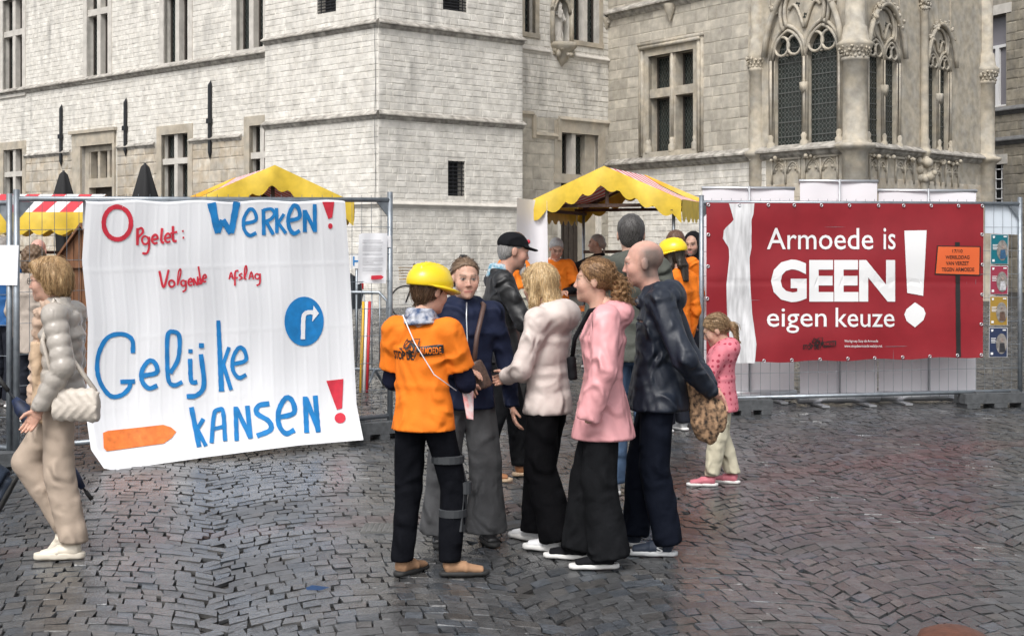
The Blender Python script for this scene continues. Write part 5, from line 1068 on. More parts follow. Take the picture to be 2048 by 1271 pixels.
def merge(parts):
    Vs, Fs, Cs, n_ = [], [], [], 0
    for V, F, C_ in parts: Vs.append(V); Fs.append(F+n_); Cs.append(C_ if C_.ndim == 2 else np.tile(C_, (len(V), 1))); n_ += len(V)
    return np.concatenate(Vs), np.concatenate(Fs), np.concatenate(Cs)
def local_obj(name, V, F, m, parent): return mkobj(name, V, F, m, parent, True, local=True)
class Person:
    def __init__(s, label, pos, H, heading, pose=None, skin=SKIN, fem=True, fine=1.0, head=(0, 0), hs=None, brow=(.12, .07, .04), lip=(.5, .17, .15), stub=0, curl=.5, hands='RL', hdir=None, thumb=None, wide=1.0, bulk=1.0, cat='person', scalp=0):
        s.H = H; s.J = J = skeleton(H, pose or {}); s.fine = fine; s.fem = fem; s.pos = Vector(pos); s.heading = heading; s.bulk = bulk
        s.t = thing('person', label, cat, s.pos, None, -R(heading)); s.hs = hs or (1.0 if fem else 1.06)*(.35+.65*H/1.7); s.hr = rotm(head[0], head[1], head[2] if len(head) > 2 else 0); s.hc = J['head']+np.array([0, 0, 0])
        parts = []; h = head_sdf(fem, wide); V, F = h.mesh(.0052*fine**.5); C_ = head_cols(V, skin, brow, lip, stub, scalp); parts.append((s.hw(V), F, C_))
        b = SDF(); q = H*bulk
        b.cone(J['pelvis']-[0, 0, .03*H], J['waist'], (.085*q, .06*q), (.07*q, .052*q)).cone(J['waist'], J['chest'], (.07*q, .052*q), (.088*q, .06*q)).cone(J['chest'], (J['shR']+J['shL'])/2+[0, 0, .0], (.088*q, .06*q), (.07*q, .04*q)).cap(J['shR'], J['shL'], .03*q, k=.04).cap(J['neck']-[0, 0, .03*H], J['neck']+[0, .005*H, .02*H], .032*H, .03*H)
        for n_ in 'RL':
            b.cap(J['sh'+n_], J['elb'+n_], .028*q, .023*H).cap(J['elb'+n_], J['wr'+n_], .022*H, .0155*H, k=.01); b.cap(J['hip'+n_], J['knee'+n_], .045*q, .03*H).cap(J['knee'+n_], J['ank'+n_], .03*H, .02*H)
        V, F = b.mesh(.022*max(fine, 1)); parts.append((V, F, np.array(skin)))
        for n_ in hands:
            d = (hdir or {}).get(n_); d = np.array(d, float) if d is not None else J['wr'+n_]-J['elb'+n_]; th = (thumb or {}).get(n_, (0, 1, 0)); hm = hand_mesh(J['wr'+n_], d, th, curl, (.90 if fem else 1.0)*H/1.7, n_ == 'L')
            V, F = hm.mesh(.0048*fine); parts.append((V, F, np.array(skin)*np.array([1.02, .95, .93])))
        V, F, C_ = merge(parts); s.body = local_obj('body', V, F, M_body, s.t); vcol(s.body, C_)
    def hw(s, V): return (V*s.hs)@s.hr.T+s.hc
    def w2(s, p): return (np.asarray(p, float)*s.hs)@s.hr.T+s.hc      # head point -> local
    def part(s, name, sdf, m, h, parent=None): V, F = sdf.mesh(h*s.fine); o = local_obj(name, V, F, m, parent or s.t); return o, V, F
    def hpart(s, name, sdf, m, h, parent=None): V, F = sdf.mesh(h*s.fine**.6); return local_obj(name, s.hw(V), F, m, parent or s.t)
    def trousers(s, m, r=(.062, .05, .045), hem=.04, waist=.6, seed=1, amp=.006, hipw=1.0, hemcut=True, fl=0, knee=None):
        H, J = s.H, s.J; q = SDF(); b = s.bulk
        q.cone(J['pelvis']-[0, 0, .06*H], J['waist']+[0, 0, .005*H], (.088*H*hipw*b, .064*H*b), (.076*H*b, .056*H*b))
        for n_ in 'RL':
            k_, a_ = J['knee'+n_], J['ank'+n_]; q.cap(J['hip'+n_]*[.85, 1, 1], k_, r[0]*H*.9, r[1]*H, k=.025 if n_ == 'R' else .012); mid = k_+(a_-k_)*.5; q.cap(k_, mid, r[1]*H, (r[1]+r[2])/2*H, k=.01); q.cone(k_+(a_-k_)*.4, a_-(k_-a_)/np.linalg.norm(k_-a_)*.012*H, ((r[1]*.6+r[2]*.4)*H,)*2, (r[2]*H*(1+fl),)*2, side=(1, .1, 0), k=.008)
        q.fn(folds(amp*.55, 1.3, seed, .5)); q.half((0, 0, 1), waist*H+.02)
        if hemcut: q.half((0, 0, -1), -hem*H)
        return s.part('trousers', q, m, .0125)[0]
    def top(s, m, name='jacket', hem=.5, w=1.0, sl=(.045, .037, .03), hemw=None, collar=None, hood=None, seed=2, amp=.006, quilt=None, sleeve_to=1.0, fsc=1.3, h=.0115, belly=0, tq=None):
        H, J = s.H, s.J; q = SDF(); b = w*s.bulk; hw_ = (hemw or .108)*H*s.bulk; X = J['pelvis'][:2]
        sc = (J['shR']+J['shL'])/2; q.cone((X[0], X[1], hem*H-.03), J['waist'], (hw_, hw_*.84), (.086*H*b, (.059+belly)*H*b)); q.cone(J['waist'], J['chest'], (.086*H*b, (.059+belly)*H*b), (.096*H*b, .066*H*b), k=.03); q.cone(J['chest'], sc+[0, 0, .008*H], (.096*H*b, .066*H*b), (.085*H*b, .046*H*b), k=.03)
        q.cap(J['shR']*[.93, 1, 1], J['shL']*[.93, 1, 1], .034*H*w, k=.03)
        if tq: q.fn(lambda p: -tq[1]*(np.abs(np.sin(np.pi*(p[:, 2]+.12*np.abs(p[:, 0]))/tq[0]))**.4-.6))
        if hood: q.ell(J['neck']+np.array([0, -.048, -.012])*H, np.array((.07, .042, .044))*H*hood, k=.03); q.ell(J['neck']+np.array([0, -.03, .012])*H, np.array((.056, .04, .02))*H*hood, k=.02); q.cap(J['neck']+np.array([-.045, -.01, .012])*H, J['neck']+np.array([-.02, .045, -.03])*H, .02*H*hood, k=.02); q.cap(J['neck']+np.array([.045, -.01, .012])*H, J['neck']+np.array([.02, .045, -.03])*H, .02*H*hood, k=.02)
        if collar: q.cone(J['neck']-[0, 0, .03*H], J['neck']+[0, .004*H, collar*H], (.05*H, .048*H), (.043*H, .044*H), k=.02)
        for n_ in 'RL':
            e = J['elb'+n_]; sh = J['sh'+n_]
            if sleeve_to < 1: e2 = sh+(e-sh)*sleeve_to; q.cap(sh, sh+(e-sh)*.25, sl[0]*H*.8, sl[0]*H*.8, k=.03); q.cone(sh, e2, (sl[0]*H*.8,)*2, (sl[1]*H*.86,)*2, side=(.2, .9, .1), k=.015); q.half((e-sh), float(vunit(e-sh)@(e2+(e-sh)*.0)), op='i', k=.002) if False else None
            else:
                g_ = .77; q.cap(sh, e, sl[0]*H*g_, sl[1]*H*g_, k=.03, quilt=quilt); w_ = J['wr'+n_]; q.cap(e, e+(w_-e)*.45, sl[1]*H*g_, (sl[1]+sl[2])/2*H*g_, k=.012, quilt=quilt); q.cone(e+(w_-e)*.35, w_, ((sl[1]*.65+sl[2]*.35)*H*g_,)*2, (sl[2]*H*g_,)*2, side=(.3, .5, .1), k=.008)
                if quilt: q.cap(e, e+(w_-e)*.85, sl[1]*H*g_, sl[2]*H*g_, k=.01, quilt=quilt)
        q.fn(folds(amp*.6, fsc, seed)); q.half((0, 0, -1), -hem*H)
        o, V, F = s.part(name, q, m, h); s.topV, s.topF = V, F; return o
    def sleeves(s, m, frm=.55, r=(.03, .028, .022), name='sleeve'):
        for n_ in 'RL':
            q = SDF(); sh, e, w_ = s.J['sh'+n_], s.J['elb'+n_], s.J['wr'+n_]; q.cap(sh+(e-sh)*frm, e, r[0]*s.H, r[1]*s.H).cap(e, w_, r[1]*s.H, r[2]*s.H, k=.01).fn(folds(.004, 2, 5)); s.part(name, q, m, .011)
    def shoes(s, m, ms, dirs=None, pitch=None, length=1.0, high=0, name='shoe', sole=.028, logo=None):
        for n_ in 'RL':
            k = s.H/1.7*length; u = SDF(); u.cone((0, -.045*k, .05*k), (0, .06*k, .045*k), (.035*k, .045*k), (.042*k, .034*k), side=(1, 0, 0)); u.cone((0, .06*k, .04*k), (0, .155*k, .03*k), (.043*k, .03*k), (.036*k, .02*k), k=.02); u.cap((0, -.03*k, .06*k), (0, -.03*k, (.085+high)*k), .037*k, .036*k, k=.02); u.half((0, 0, 1), (.088+high)*k, k=.008); u.half((0, 0, -1), -.012*k); u.fn(folds(.002, 2, 9))
            w_ = SDF(); w_.cone((0, -.055*k, .0), (0, .05*k, .0), (.036*k, .3*k), (.046*k, .3*k), side=(1, 0, 0)); w_.cone((0, .05*k, 0), (0, .15*k, 0), (.046*k, .3*k), (.037*k, .3*k), k=.01); w_.ell((0, -.055*k, 0), (.037*k, .034*k, .3), k=.01); w_.ell((0, .15*k, 0), (.039*k, .045*k, .3), k=.01); w_.lo = np.array([-.06, -.11, -.01])*k; w_.hi = np.array([.06, .22, sole/k+.03])*k; w_.half((0, 0, 1), sole*k, k=.006); w_.half((0, 0, -1), -.001)
            yaw = (dirs or {}).get(n_, 8 if n_ == 'R' else -8); pt = (pitch or {}).get(n_, 0); Rm = rotm(yaw, -pt); a = s.J['ank'+n_].copy(); off = np.array([0, -.03*k, .085*k])
            def tr(V): return (V-off)@Rm.T+a
            V, F = u.mesh(.0085*s.fine); sh = local_obj(name, tr(V), F, m, s.t); V, F = w_.mesh(.0085*s.fine); V2 = tr(V)
            local_obj('sole', V2, F, ms, sh)
            if logo and n_ == logo[0]: pass
    def hair(s, style, m, c=.0166, vol=.014):
        q = SDF()
        def shell(v, cut=c, n=(0, .79, -.61)):
            q.ell((0, -.016, .036), (.074+v, .094+v, .083+v)); q.half(n, cut, k=.01)
        str_ = lambda amp, f=1.0: q.fn(lambda p: .7*amp*(np.sin(p[:, 0]*210*f+2.2*np.sin(p[:, 2]*14)+25*p[:, 1])*.6+np.sin(p[:, 1]*190*f+2.5*np.sin(p[:, 2]*13+1)+40*p[:, 0])*.6))
        if style == 'short': shell(.009 if vol else .003); q.ell((0, -.05, -.01), (.07, .055, .07), k=.02); q.half((0, .75, -.66), c+.004, k=.01); str_(.003)
        elif style == 'bald': q.ell((0, -.02, .0), (.0785, .093, .06)); q.half((0, .95, .3), -.004, k=.008); q.half((0, .3, .95), .028, k=.012); q.half((0, -.2, -1), .055, k=.01); str_(.001)
        elif style == 'bob':
            shell(.02, c-.002); q.ell((0, -.065, -.02), (.084, .065, .085), k=.03)
            for x in (-1, 1): q.ell((x*.072, -.03, -.015), (.022, .04, .055), k=.025); q.cap((x*.03, .065, .09), (x*.075, .025, .04), .018, .014, k=.02)
            q.cap((-.04, .062, .095), (.045, .068, .092), .022, .018, k=.02); str_(.004)
        elif style == 'back': shell(.008, -.024, (0, .6, -.8)); q.ell((0, -.06, .0), (.066, .05, .06), k=.02); q.ell((0, -.1, -.01), (.035, .032, .03), k=.02); q.cap((0, -.1, -.01), (.01, -.1, -.12), .022, .012, k=.02); str_(.002, 1.4)
        elif style == 'long':
            shell(.014, c+.004)
            for x, l in ((-1, .36), (1, .33)): q.cap((x*.066, .0, .03), (x*.078, .0, -.1), .024, .026, k=.03); q.cap((x*.078, .0, -.1), (x*.06, .03, -l), .026, .012, k=.02); q.cap((x*.04, .07, .07), (x*.074, .03, -.01), .012, .016, k=.02)
            q.cone((0, -.05, .02), (0, -.085, -.12), (.075, .05), (.075, .035), k=.03); q.cone((0, -.085, -.12), (-.02, -.09, -.26), (.07, .032), (.04, .02), k=.03); str_(.005)
        elif style == 'curly':
            shell(.012, c+.002); q.ell((0, -.09, .0), (.03, .03, .03), k=.02)
            q.ell((0, -.145, -.055), (.052, .046, .085), k=.03); q.ell((.005, -.15, -.13), (.044, .04, .06), k=.03)
            str_(.002, 1.2); q.fn(lambda p: (.010*np.sin(p[:, 0]*130+3*np.sin(p[:, 2]*60))*np.sin(p[:, 2]*120+2)*np.sin(p[:, 1]*115)+.006*np.sin(p[:, 0]*60+p[:, 2]*190)+.005*np.sin(p[:, 1]*170+p[:, 2]*150))*np.clip((-.085-p[:, 1])/.02, 0, 1))
        elif style == 'pony': shell(.012, c+.004); q.cap((0, -.1, .02), (0, -.14, -.02), .022, .026, k=.02); q.cap((0, -.14, -.02), (0, -.12, -.13), .026, .012, k=.02); str_(.003)
        elif style == 'curls':
            shell(.03, c+.01); q.ell((0, -.05, -.05), (.1, .08, .1), k=.03); q.fn(lambda p: .012*np.sin(p[:, 0]*95+2)*np.sin(p[:, 2]*90)*np.sin(p[:, 1]*100))
        V, F = q.mesh(.0062*s.fine**.6); ho = local_obj('hair', s.hw(V), F, m, s.t)
        if s.fine <= 1.0 and vol > 0: s.strands(ho, V, F, m, style)
        return ho
    def strands(s, ho, V, F, m, style, n=520):      # loose locks combed over the hair mass
        from mathutils.kdtree import KDTree
        fn = np.cross(V[F[:, 1]]-V[F[:, 0]], V[F[:, 2]]-V[F[:, 0]]); N_ = np.zeros_like(V)
        for k in range(4): np.add.at(N_, F[:, k], fn)
        N_ /= np.linalg.norm(N_, axis=1, keepdims=True)+1e-9; kd = KDTree(len(V))
        for i, v in enumerate(V): kd.insert(v, i)
        kd.balance(); r_ = np.random.default_rng(5); mb = MB()
        for i in r_.choice(len(V), n):
            p = V[i].copy(); pts = []; ph = r_.uniform(0, 6); L = r_.integers(5, 10)
            for j in range(L):
                _, k, _ = kd.find(p); nn = N_[k]; pts.append(tuple(s.w2(V[k]*.15+p*.85+nn*(.0015+.001*math.sin(j+ph)+(.004 if j == L-1 else 0)))))
                d = (np.array((0, -.105, .0))-p) if style in ('back', 'pony', 'curly') and p[1] > -.09 else np.array((p[0]*5, (p[1]+.02)*5, -.7))
                d = d-nn*(d@nn); d = d/(np.linalg.norm(d)+1e-6)+r_.normal(0, .18, 3); p = p+d*.013
                if style == 'curly' and p[1] < -.09: p = p+.006*np.array((math.sin(j*2+ph), math.cos(j*2+ph), 0))
            if len(pts) > 2: rr = r_.uniform(.0009, .0019); mb.tube(pts, [rr]*(len(pts)-1)+[rr*.3], 3, caps=False)
        o = mkobj('hair_strands', np.array(mb.v), mb.f, m, ho, True, local=True); o['kind'] = 'stuff'
    def hat(s, label, col):      # hard hat, a thing of its own
        q = SDF(); q.ell((0, -.012, .045), (.114, .138, .106)); q.half((0, .06, -1), -.022, k=.004)
        for x in (-.035, 0, .035):
            ar = [(x, -.012+.138*math.sin(a), .043+.106*math.cos(a)*math.sqrt(1-(x/.114)**2)) for a in np.linspace(-.75, .75, 8)]
            for a, b in zip(ar[:-1], ar[1:]): q.cap(a, b, .008, k=.006)
        q2 = SDF(); q2.ell((0, .02, .018), (.126, .170, .03)); q2.half((0, .1, 1), .032, k=.003); q2.half((0, -.1, -1), -.012, k=.003)
        ps = []
        for k in (q, q2): V, F = k.mesh(.0055*s.fine**.5); ps.append((s.hw(V), F, np.zeros(3)))
        V, F, _ = merge(ps); o = mkobj('hard_hat', V, F, mat('hat_plastic', col, .28, spec=.5, coat=.2), None, True, local=True, loc=s.pos); o.rotation_euler = (0, 0, -R(s.heading)); return tag(o, label, 'hard hat', 'yellow hard hats')
    def free(s, name, V, F, m, label, cat, group=None): o = mkobj(name, V, F, m, None, True, local=True, loc=s.pos); o.rotation_euler = (0, 0, -R(s.heading)); return tag(o, label, cat, group)
    def tubeobj(s, name, pts, r, m, parent, n=8): mb = MB(); mb.tube(pts, r, n); return mkobj(name, np.array(mb.v), mb.f, m, parent, True, local=True)
    def bvh(s): return BVHTree.FromPolygons([tuple(v) for v in s.topV], [tuple(int(i) for i in f) for f in s.topF])
def at(px, py, dz=0): g = G(px, py); return (g.x, g.y, g.z+dz)
def atD(px, D): return ((px-CX)/FPX*D, D, gz(D))
M_blackc = cloth('black', (.012, .012, .014), .75); M_denim = cloth('black_denim', (.011, .0115, .013), .88, noise=.3)
# 1 woman walking left
p1 = Person('woman in champagne puffer jacket and beige trousers walking left', atD(124, 7.75), 1.645, -90, {'hipL': (-.05, 0, .52), 'kneeL': (-.055, -.01, .285), 'ankL': (-.055, -.06, .052), 'kneeR': (.05, .135, .31), 'ankR': (.05, .0, .10), 'elbL': (-.14, -.05, .645), 'wrL': (-.135, .035, .5), 'elbR': (.13, .0, .64), 'wrR': (.12, .09, .52), 'head': (0, .045, .925), 'neck': (0, .012, .832)}, head=(0, -4), brow=(.25, .16, .1), curl=.6)
p1.trousers(cloth('beige', (.42, .335, .265), .75, bump=.1), (.058, .05, .047), .055, amp=.006, seed=4); M_champ = mat('champagne_satin', (.40, .365, .325), .3, wrk=(14, .6, .01), noise=.12, nscale=6, bump=.3, bscale=25, spec=.5)
p1.top(M_champ, 'puffer_jacket', .50, 1.02, (.05, .045, .035), collar=.035, quilt=(.07, .012), tq=(.075, .014), amp=.003, hemw=.11)
p1.shoes(mat('cream_leather', (.70, .63, .52), .4), mat('cream_sole', (.66, .6, .5), .6), pitch={'R': 42}, sole=.04); p1.hair('bob', hairmat('blond_brown', (.36, .21, .095), (.52, .36, .19)))
q = SDF(); J = p1.J; q.cone(J['neck']+np.array([0, .02, -.02]), J['neck']+np.array([0, .03, .05]), (.085, .075), (.068, .062)); q.cap(J['neck']+np.array([.03, .1, -.03]), np.array([.04, .15, 1.1]), .045, .035, k=.03); q.cap(np.array([.04, .15, 1.1]), np.array([.05, .16, .85]), .04, .045, k=.02); q.fn(folds(.009, 2.5, 6)); p1.part('scarf', q, cloth('scarf', (.52, .38, .29), .9, noise=.4), .011)
q = SDF(); q.cone((0, .1, .74), (0, .11, 1.18), (.11, .06), (.1, .05)); q.fn(folds(.006, 2, 2)); p1.part('sweater', q, cloth('sweater', (.55, .40, .27), .9), .014)
for sx in (-1, 1):
    ring = [p1.w2((sx*.031+.021*math.cos(a), .103, .002+.017*math.sin(a))) for a in np.linspace(0, 2*math.pi, 13)[:-1]]; mb = MB(); mb.tube([tuple(r_) for r_ in ring], .0016, 5, closed=True); mb.tube([tuple(p1.w2((sx*.052, .1, .004))), tuple(p1.w2((sx*.08, -.0, .004)))], .0016, 5); mkobj('glasses', np.array(mb.v), mb.f, MATS['dark_casement'], p1.t, True, local=True)
q = SDF(); bc = np.array((-.215, -.15, .84)); q.cone(bc+[0, -.12, 0], bc+[0, .13, 0], (.05, .085), (.045, .075), side=(1, 0, 0)); q.cone(bc+[0, -.1, .07], bc+[0, .1, .07], (.035, .04), (.03, .04), k=.03); q.fn(lambda p: .006*np.abs(np.sin(p[:, 1]*60+np.abs(np.mod(p[:, 2]*14, 2)-1)*4))); V, F = q.mesh(.009)
M_bag = mat('cream_quilted', (.58, .52, .45), .45, bump=.3, bscale=40, noise=.15); bag = p1.free('handbag', V, F, M_bag, 'quilted cream handbag on the arm of the woman walking left', 'handbag')
p1.tubeobj('strap', [bc+[0, -.1, .09], (-.17, -.11, 1.1), (-.15, -.06, 1.34), (-.12, .0, 1.42), (-.17, .05, 1.2), bc+[0, .11, .09]], .013, M_bag, bag)
# 2 woman with hard hat, back to the camera
p2 = Person('woman in orange t-shirt and yellow hard hat seen from behind', at(846, 1150), 1.60, 22, {'ankR': (.085, .02, .052), 'kneeR': (.085, .06, .285), 'ankL': (-.06, -.03, .052), 'elbR': (.128, .05, .63), 'wrR': (.08, .18, .6), 'elbL': (-.128, .04, .63), 'wrL': (-.05, .17, .6), 'shR': (.098, -.005, .80), 'shL': (-.098, -.005, .80), 'head': (.01, .035, .925)}, head=(28, -10), curl=.7, bulk=1.0)
M_or = cloth('orange', (.84, .20, .012), .8, bump=.12); p2.trousers(cloth('dark_navy', (.006, .0065, .009), .85), (.06, .044, .036), .05, amp=.006, seed=8)
p2.top(M_or, 't_shirt', .475, 1.02, (.05, .054, .05), hemw=.112, amp=.009, sleeve_to=.75, seed=11, fsc=1.0); p2.sleeves(cloth('navy_knit', (.012, .014, .03), .85), .6, (.034, .034, .025), 'undersleeve')
p2.shoes(mat('tan_suede', (.36, .205, .115), .85, noise=.2), M_rubd, {'R': 62, 'L': 12}); p2.hair('short', hairmat('brown', (.10, .055, .03), (.16, .09, .05))); p2.hat('yellow hard hat on the woman in orange in front', (.78, .56, .01))
q = SDF(); q.cone(p2.J['neck']-[0, 0, .03], p2.J['neck']+[0, .01, .05], (.105, .085), (.07, .07)); q.fn(folds(.009, 2.6, 4)); p2.part('neck_scarf', q, mat('checked_scarf', (.05, .08, .16), .9, col2=(.55, .56, .6), nscale=22), .01)
bv = p2.bvh(); Rz = np.array(Matrix.Rotation(-R(22), 3, 'Z'))
def tee_pt(x, y, l):    # emblem coordinates (mm-like units) on the back of the t-shirt
    lx, lz = -.14+x*.00175, 1.235-y*.0019; h = bv.ray_cast(Vector((lx, -1, lz)), Vector((0, 1, 0)))[0]
    yy = (h.y if h else -.1)-l; return Vector(Rz@np.array((lx, yy, lz)))+p2.pos
stopde(tee_pt, 0, 0, 1.0, M_blk, p2.t, .004, M_or)
mb = MB(); br = [(.125, .04, .62), (.128, .045, .47)]; J = p2.J    # knee brace on the right leg
kn, an_, hp = J['kneeR'], J['ankR'], J['hipR']; side = np.array((.062, .0, 0))
for a, b in ((hp+(kn-hp)*.55, kn), (kn, kn+(an_-kn)*.6)): mb.bar(a+side, b+side, .05, .012, up=(1, 0, 0))
for c_, r_ in ((hp+(kn-hp)*.6, .079), (kn+(an_-kn)*.35, .066)): mb.lathe(tuple(c_), [(r_, -.022), (r_+.008, -.018), (r_+.008, .018), (r_, .022)], 18)
mb.lathe(tuple(kn+side+[.0, 0, -.03]), [(.0, 0), (.035, 0), (.035, .06), (0, .06)], 12); mkobj('knee_brace', np.array(mb.v), mb.f, mat('brace_grey', (.035, .038, .042), .5), p2.t, local=True)
p2.tubeobj('bag_cord', [(-.06, -.115, 1.36), (.02, -.14, 1.22), (.12, -.12, 1.06), (.19, .0, .97)], .003, M_paper, p2.t, 5)
mb = MB(); mb.hexa([(.1, .3, .93), (.13, .12, 1.0), (.16, .125, 1.0), (.13, .305, .93), (.1, .3, .935), (.13, .12, 1.005), (.16, .125, 1.005), (.13, .305, .935)]); mb.add([(.17, .1, 1.0), (.24, .02, .83), (.26, .06, .82), (.2, .2, .96)], [(0, 1, 2, 3)]); mb.add([(.17, .1, .996), (.24, .02, .826), (.26, .06, .816), (.2, .2, .956)], [(3, 2, 1, 0)])
o = mkobj('leaflet', np.array(mb.v), mb.f, mat('leaflet_print', (.70, .12, .11), .5, col2=(.75, .72, .7), nscale=14), None, local=True, loc=p2.pos); o.rotation_euler = (0, 0, -R(22)); tag(o, 'red and white leaflets held by the woman in orange', 'leaflet')
# 3 woman in navy jacket facing the camera
p3 = Person('woman in navy jacket and grey wide trousers facing the camera', at(930, 1083), 1.63, 172, {'elbL': (-.15, -.03, .63), 'wrL': (-.165, .03, .475), 'wrR': (.02, .13, .62), 'elbR': (.15, .03, .63), 'ankR': (.085, 0, .052), 'ankL': (-.075, 0, .052), 'kneeR': (.075, .015, .285), 'kneeL': (-.07, .015, .285)}, head=(-6, -2), brow=(.16, .11, .08))
p3.trousers(cloth('grey_denim', (.085, .086, .09), .85, noise=.3), (.066, .058, .062), .03, amp=.006, seed=3, fl=.25); p3.top(cloth('navy_shell', (.018, .023, .048), .5, bump=.2, bscale=30), 'jacket', .475, 1.06, (.05, .045, .037), collar=.03, hood=1.0, amp=.008, hemw=.115, seed=5)
p3.shoes(mat('black_leather', (.012, .012, .013), .35), M_rubd); p3.hair('back', hairmat('mousy', (.17, .11, .07), (.25, .17, .11)))
p3.tubeobj('zip', [(0, .155, .85), (.0, .152, 1.1), (.005, .125, 1.3), (.0, .09, 1.385)], .004, M_alu, p3.t, 6)
q = SDF(); q.cone((-.07, .19, .9), (-.02, .19, 1.05), (.075, .035), (.05, .03)); q.fn(folds(.003, 2, 2)); V, F = q.mesh(.009); bag = p3.free('crossbody_bag', V, F, mat('brown_monogram', (.10, .06, .045), .5, noise=.5, nscale=40), 'small brown crossbody bag on the woman in the navy jacket', 'bag'); p3.tubeobj('strap', [(-.03, .19, 1.04), (-.05, .17, 1.2), (-.1, .09, 1.37), (-.1, -.06, 1.38)], .014, mat('brown_strap', (.09, .05, .04), .5), bag)
# 4 man with black cap
p4 = Person('man in black leather jacket and cap with white goatee facing right', at(1003, 958), 1.775, 78, {'elbR': (.16, .06, .64), 'wrR': (.12, .2, .66), 'elbL': (-.15, .08, .64), 'wrL': (-.08, .22, .66), 'ankL': (-.06, .09, .052), 'kneeL': (-.058, .07, .285), 'ankR': (.06, -.1, .052), 'kneeR': (.058, -.03, .285), 'head': (0, .05, .93)}, fem=False, head=(0, -10), stub=.4, skin=(.50, .28, .21))
p4.trousers(M_denim, (.055, .043, .036), .045, seed=9, amp=.007); p4.top(mat('black_leather_jacket', (.011, .011, .012), .48, wrk=(7, 1.0, .05), noise=.2, bump=.4, bscale=20, spec=.5), 'jacket', .48, 1.08, (.052, .045, .036), collar=.02, amp=.010, seed=7, fsc=1.6)
p4.shoes(mat('brown_leather', (.30, .13, .055), .5), mat('tan_sole', (.45, .33, .22), .7), high=.03); p4.hair('short', hairmat('grey', (.2, .19, .18), (.35, .34, .33)), vol=.0)
q = SDF(); q.ell((0, -.012, .045), (.087, .107, .082)); q.half((0, .1, -1), -.03, k=.004); q.cone((0, .06, .04), (0, .155, .03), (.075, .012), (.05, .008), side=(1, 0, 0), k=.01); V, F = q.mesh(.006); p4.free('cap', p4.hw(V), F, M_blackc, 'black baseball cap on the man with the white goatee', 'cap'); q = SDF(); q.ell((0, .088, .078), (.022, .014, .016)); V, F = q.mesh(.004); mkobj('cap_emblem', p4.hw(V), F, M_pred, bpy.data.objects['cap'], True, local=True)
q = SDF(); q.ell((0, .085, -.115), (.028, .024, .042)).cap((-.03, .088, -.075), (.03, .088, -.075), .008, k=.01); p4.hpart('goatee', q, hairmat('white', (.62, .61, .6), (.5, .49, .48)), .006)
q = SDF(); q.cone(p4.J['neck']-[0, 0, .01], p4.J['neck']+[0, 0, .075], (.085, .085), (.066, .068)); q.fn(folds(.007, 3, 2)); p4.part('scarf', q, mat('blue_check', (.09, .27, .38), .9, col2=(.62, .66, .68), nscale=30), .011)
# 5 girl in off-white puffer
p5 = Person('girl in off-white hooded puffer jacket with long blonde hair', at(1096, 1092), 1.60, -62, {'elbL': (-.14, .03, .64), 'wrL': (-.045, .145, .60), 'elbR': (.14, .03, .64), 'wrR': (.04, .145, .595), 'ankL': (-.06, -.07, .052), 'ankR': (.06, .07, .052), 'kneeR': (.058, .06, .285), 'kneeL': (-.058, .0, .285), 'head': (0, .035, .93)}, head=(6, -8), brow=(.35, .24, .13), curl=.9, thumb={'L': (0, .2, 1), 'R': (0, .2, 1)})
p5.trousers(cloth('deep_black', (.005, .005, .006), .88), (.062, .057, .058), .03, seed=6, amp=.007, fl=.15); p5.top(cloth('offwhite', (.64, .56, .52), .55, bump=.3, bscale=25), 'puffer_jacket', .475, 1.04, (.05, .046, .037), hood=1.3, quilt=(.11, .006), tq=(.15, .008), amp=.007, hemw=.108, seed=12)
p5.shoes(mat('white_trainer', (.72, .72, .73), .5), M_rub, sole=.035); p5.hair('long', hairmat('blonde', (.42, .27, .12), (.70, .53, .31)))
p5.tubeobj('drawstring', [(.01, .115, .74), (.012, .12, .6), (.02, .11, .47)], .007, M_bag, p5.t)
# 6 girl in pink raincoat
p6 = Person('girl in pink raincoat with a curly ponytail facing left', at(1206, 1128), 1.64, -86, {'elbL': (-.15, -.005, .64), 'wrL': (-.145, .045, .49), 'elbR': (.13, .0, .64), 'wrR': (.12, .05, .50), 'ankL': (-.06, -.02, .052), 'ankR': (.07, .07, .052), 'kneeR': (.06, .05, .285), 'head': (0, .03, .93)}, head=(4, 2), brow=(.22, .13, .08), hands='')
p6.trousers(M_denim, (.057, .058, .062), .02, seed=14, amp=.007, fl=.15); p6.top(mat('pink_nylon', (.70, .335, .35), .42, wrk=(7, 1.0, .05), noise=.1, bump=.35, bscale=14, spec=.45), 'raincoat', .415, 1.06, (.055, .055, .05), hemw=.128, hood=.95, amp=.011, seed=15, fsc=1.25)
p6.shoes(M_blackc, M_rub); p6.hair('curly', hairmat('brown_curl', (.16, .08, .035), (.38, .22, .10)))
q = SDF(); q.cone((-.06, .16, 1.0), (-.05, .17, 1.12), (.035, .025), (.035, .025)); V, F = q.mesh(.008); bag = p6.free('crossbody_bag', V, F, M_blackc, 'small black bag on the chest of the girl in pink', 'bag'); p6.tubeobj('strap', [(-.05, .165, 1.11), (-.09, .15, 1.22), (-.12, .07, 1.37), (-.1, -.04, 1.39)], .013, M_blackc, bag)
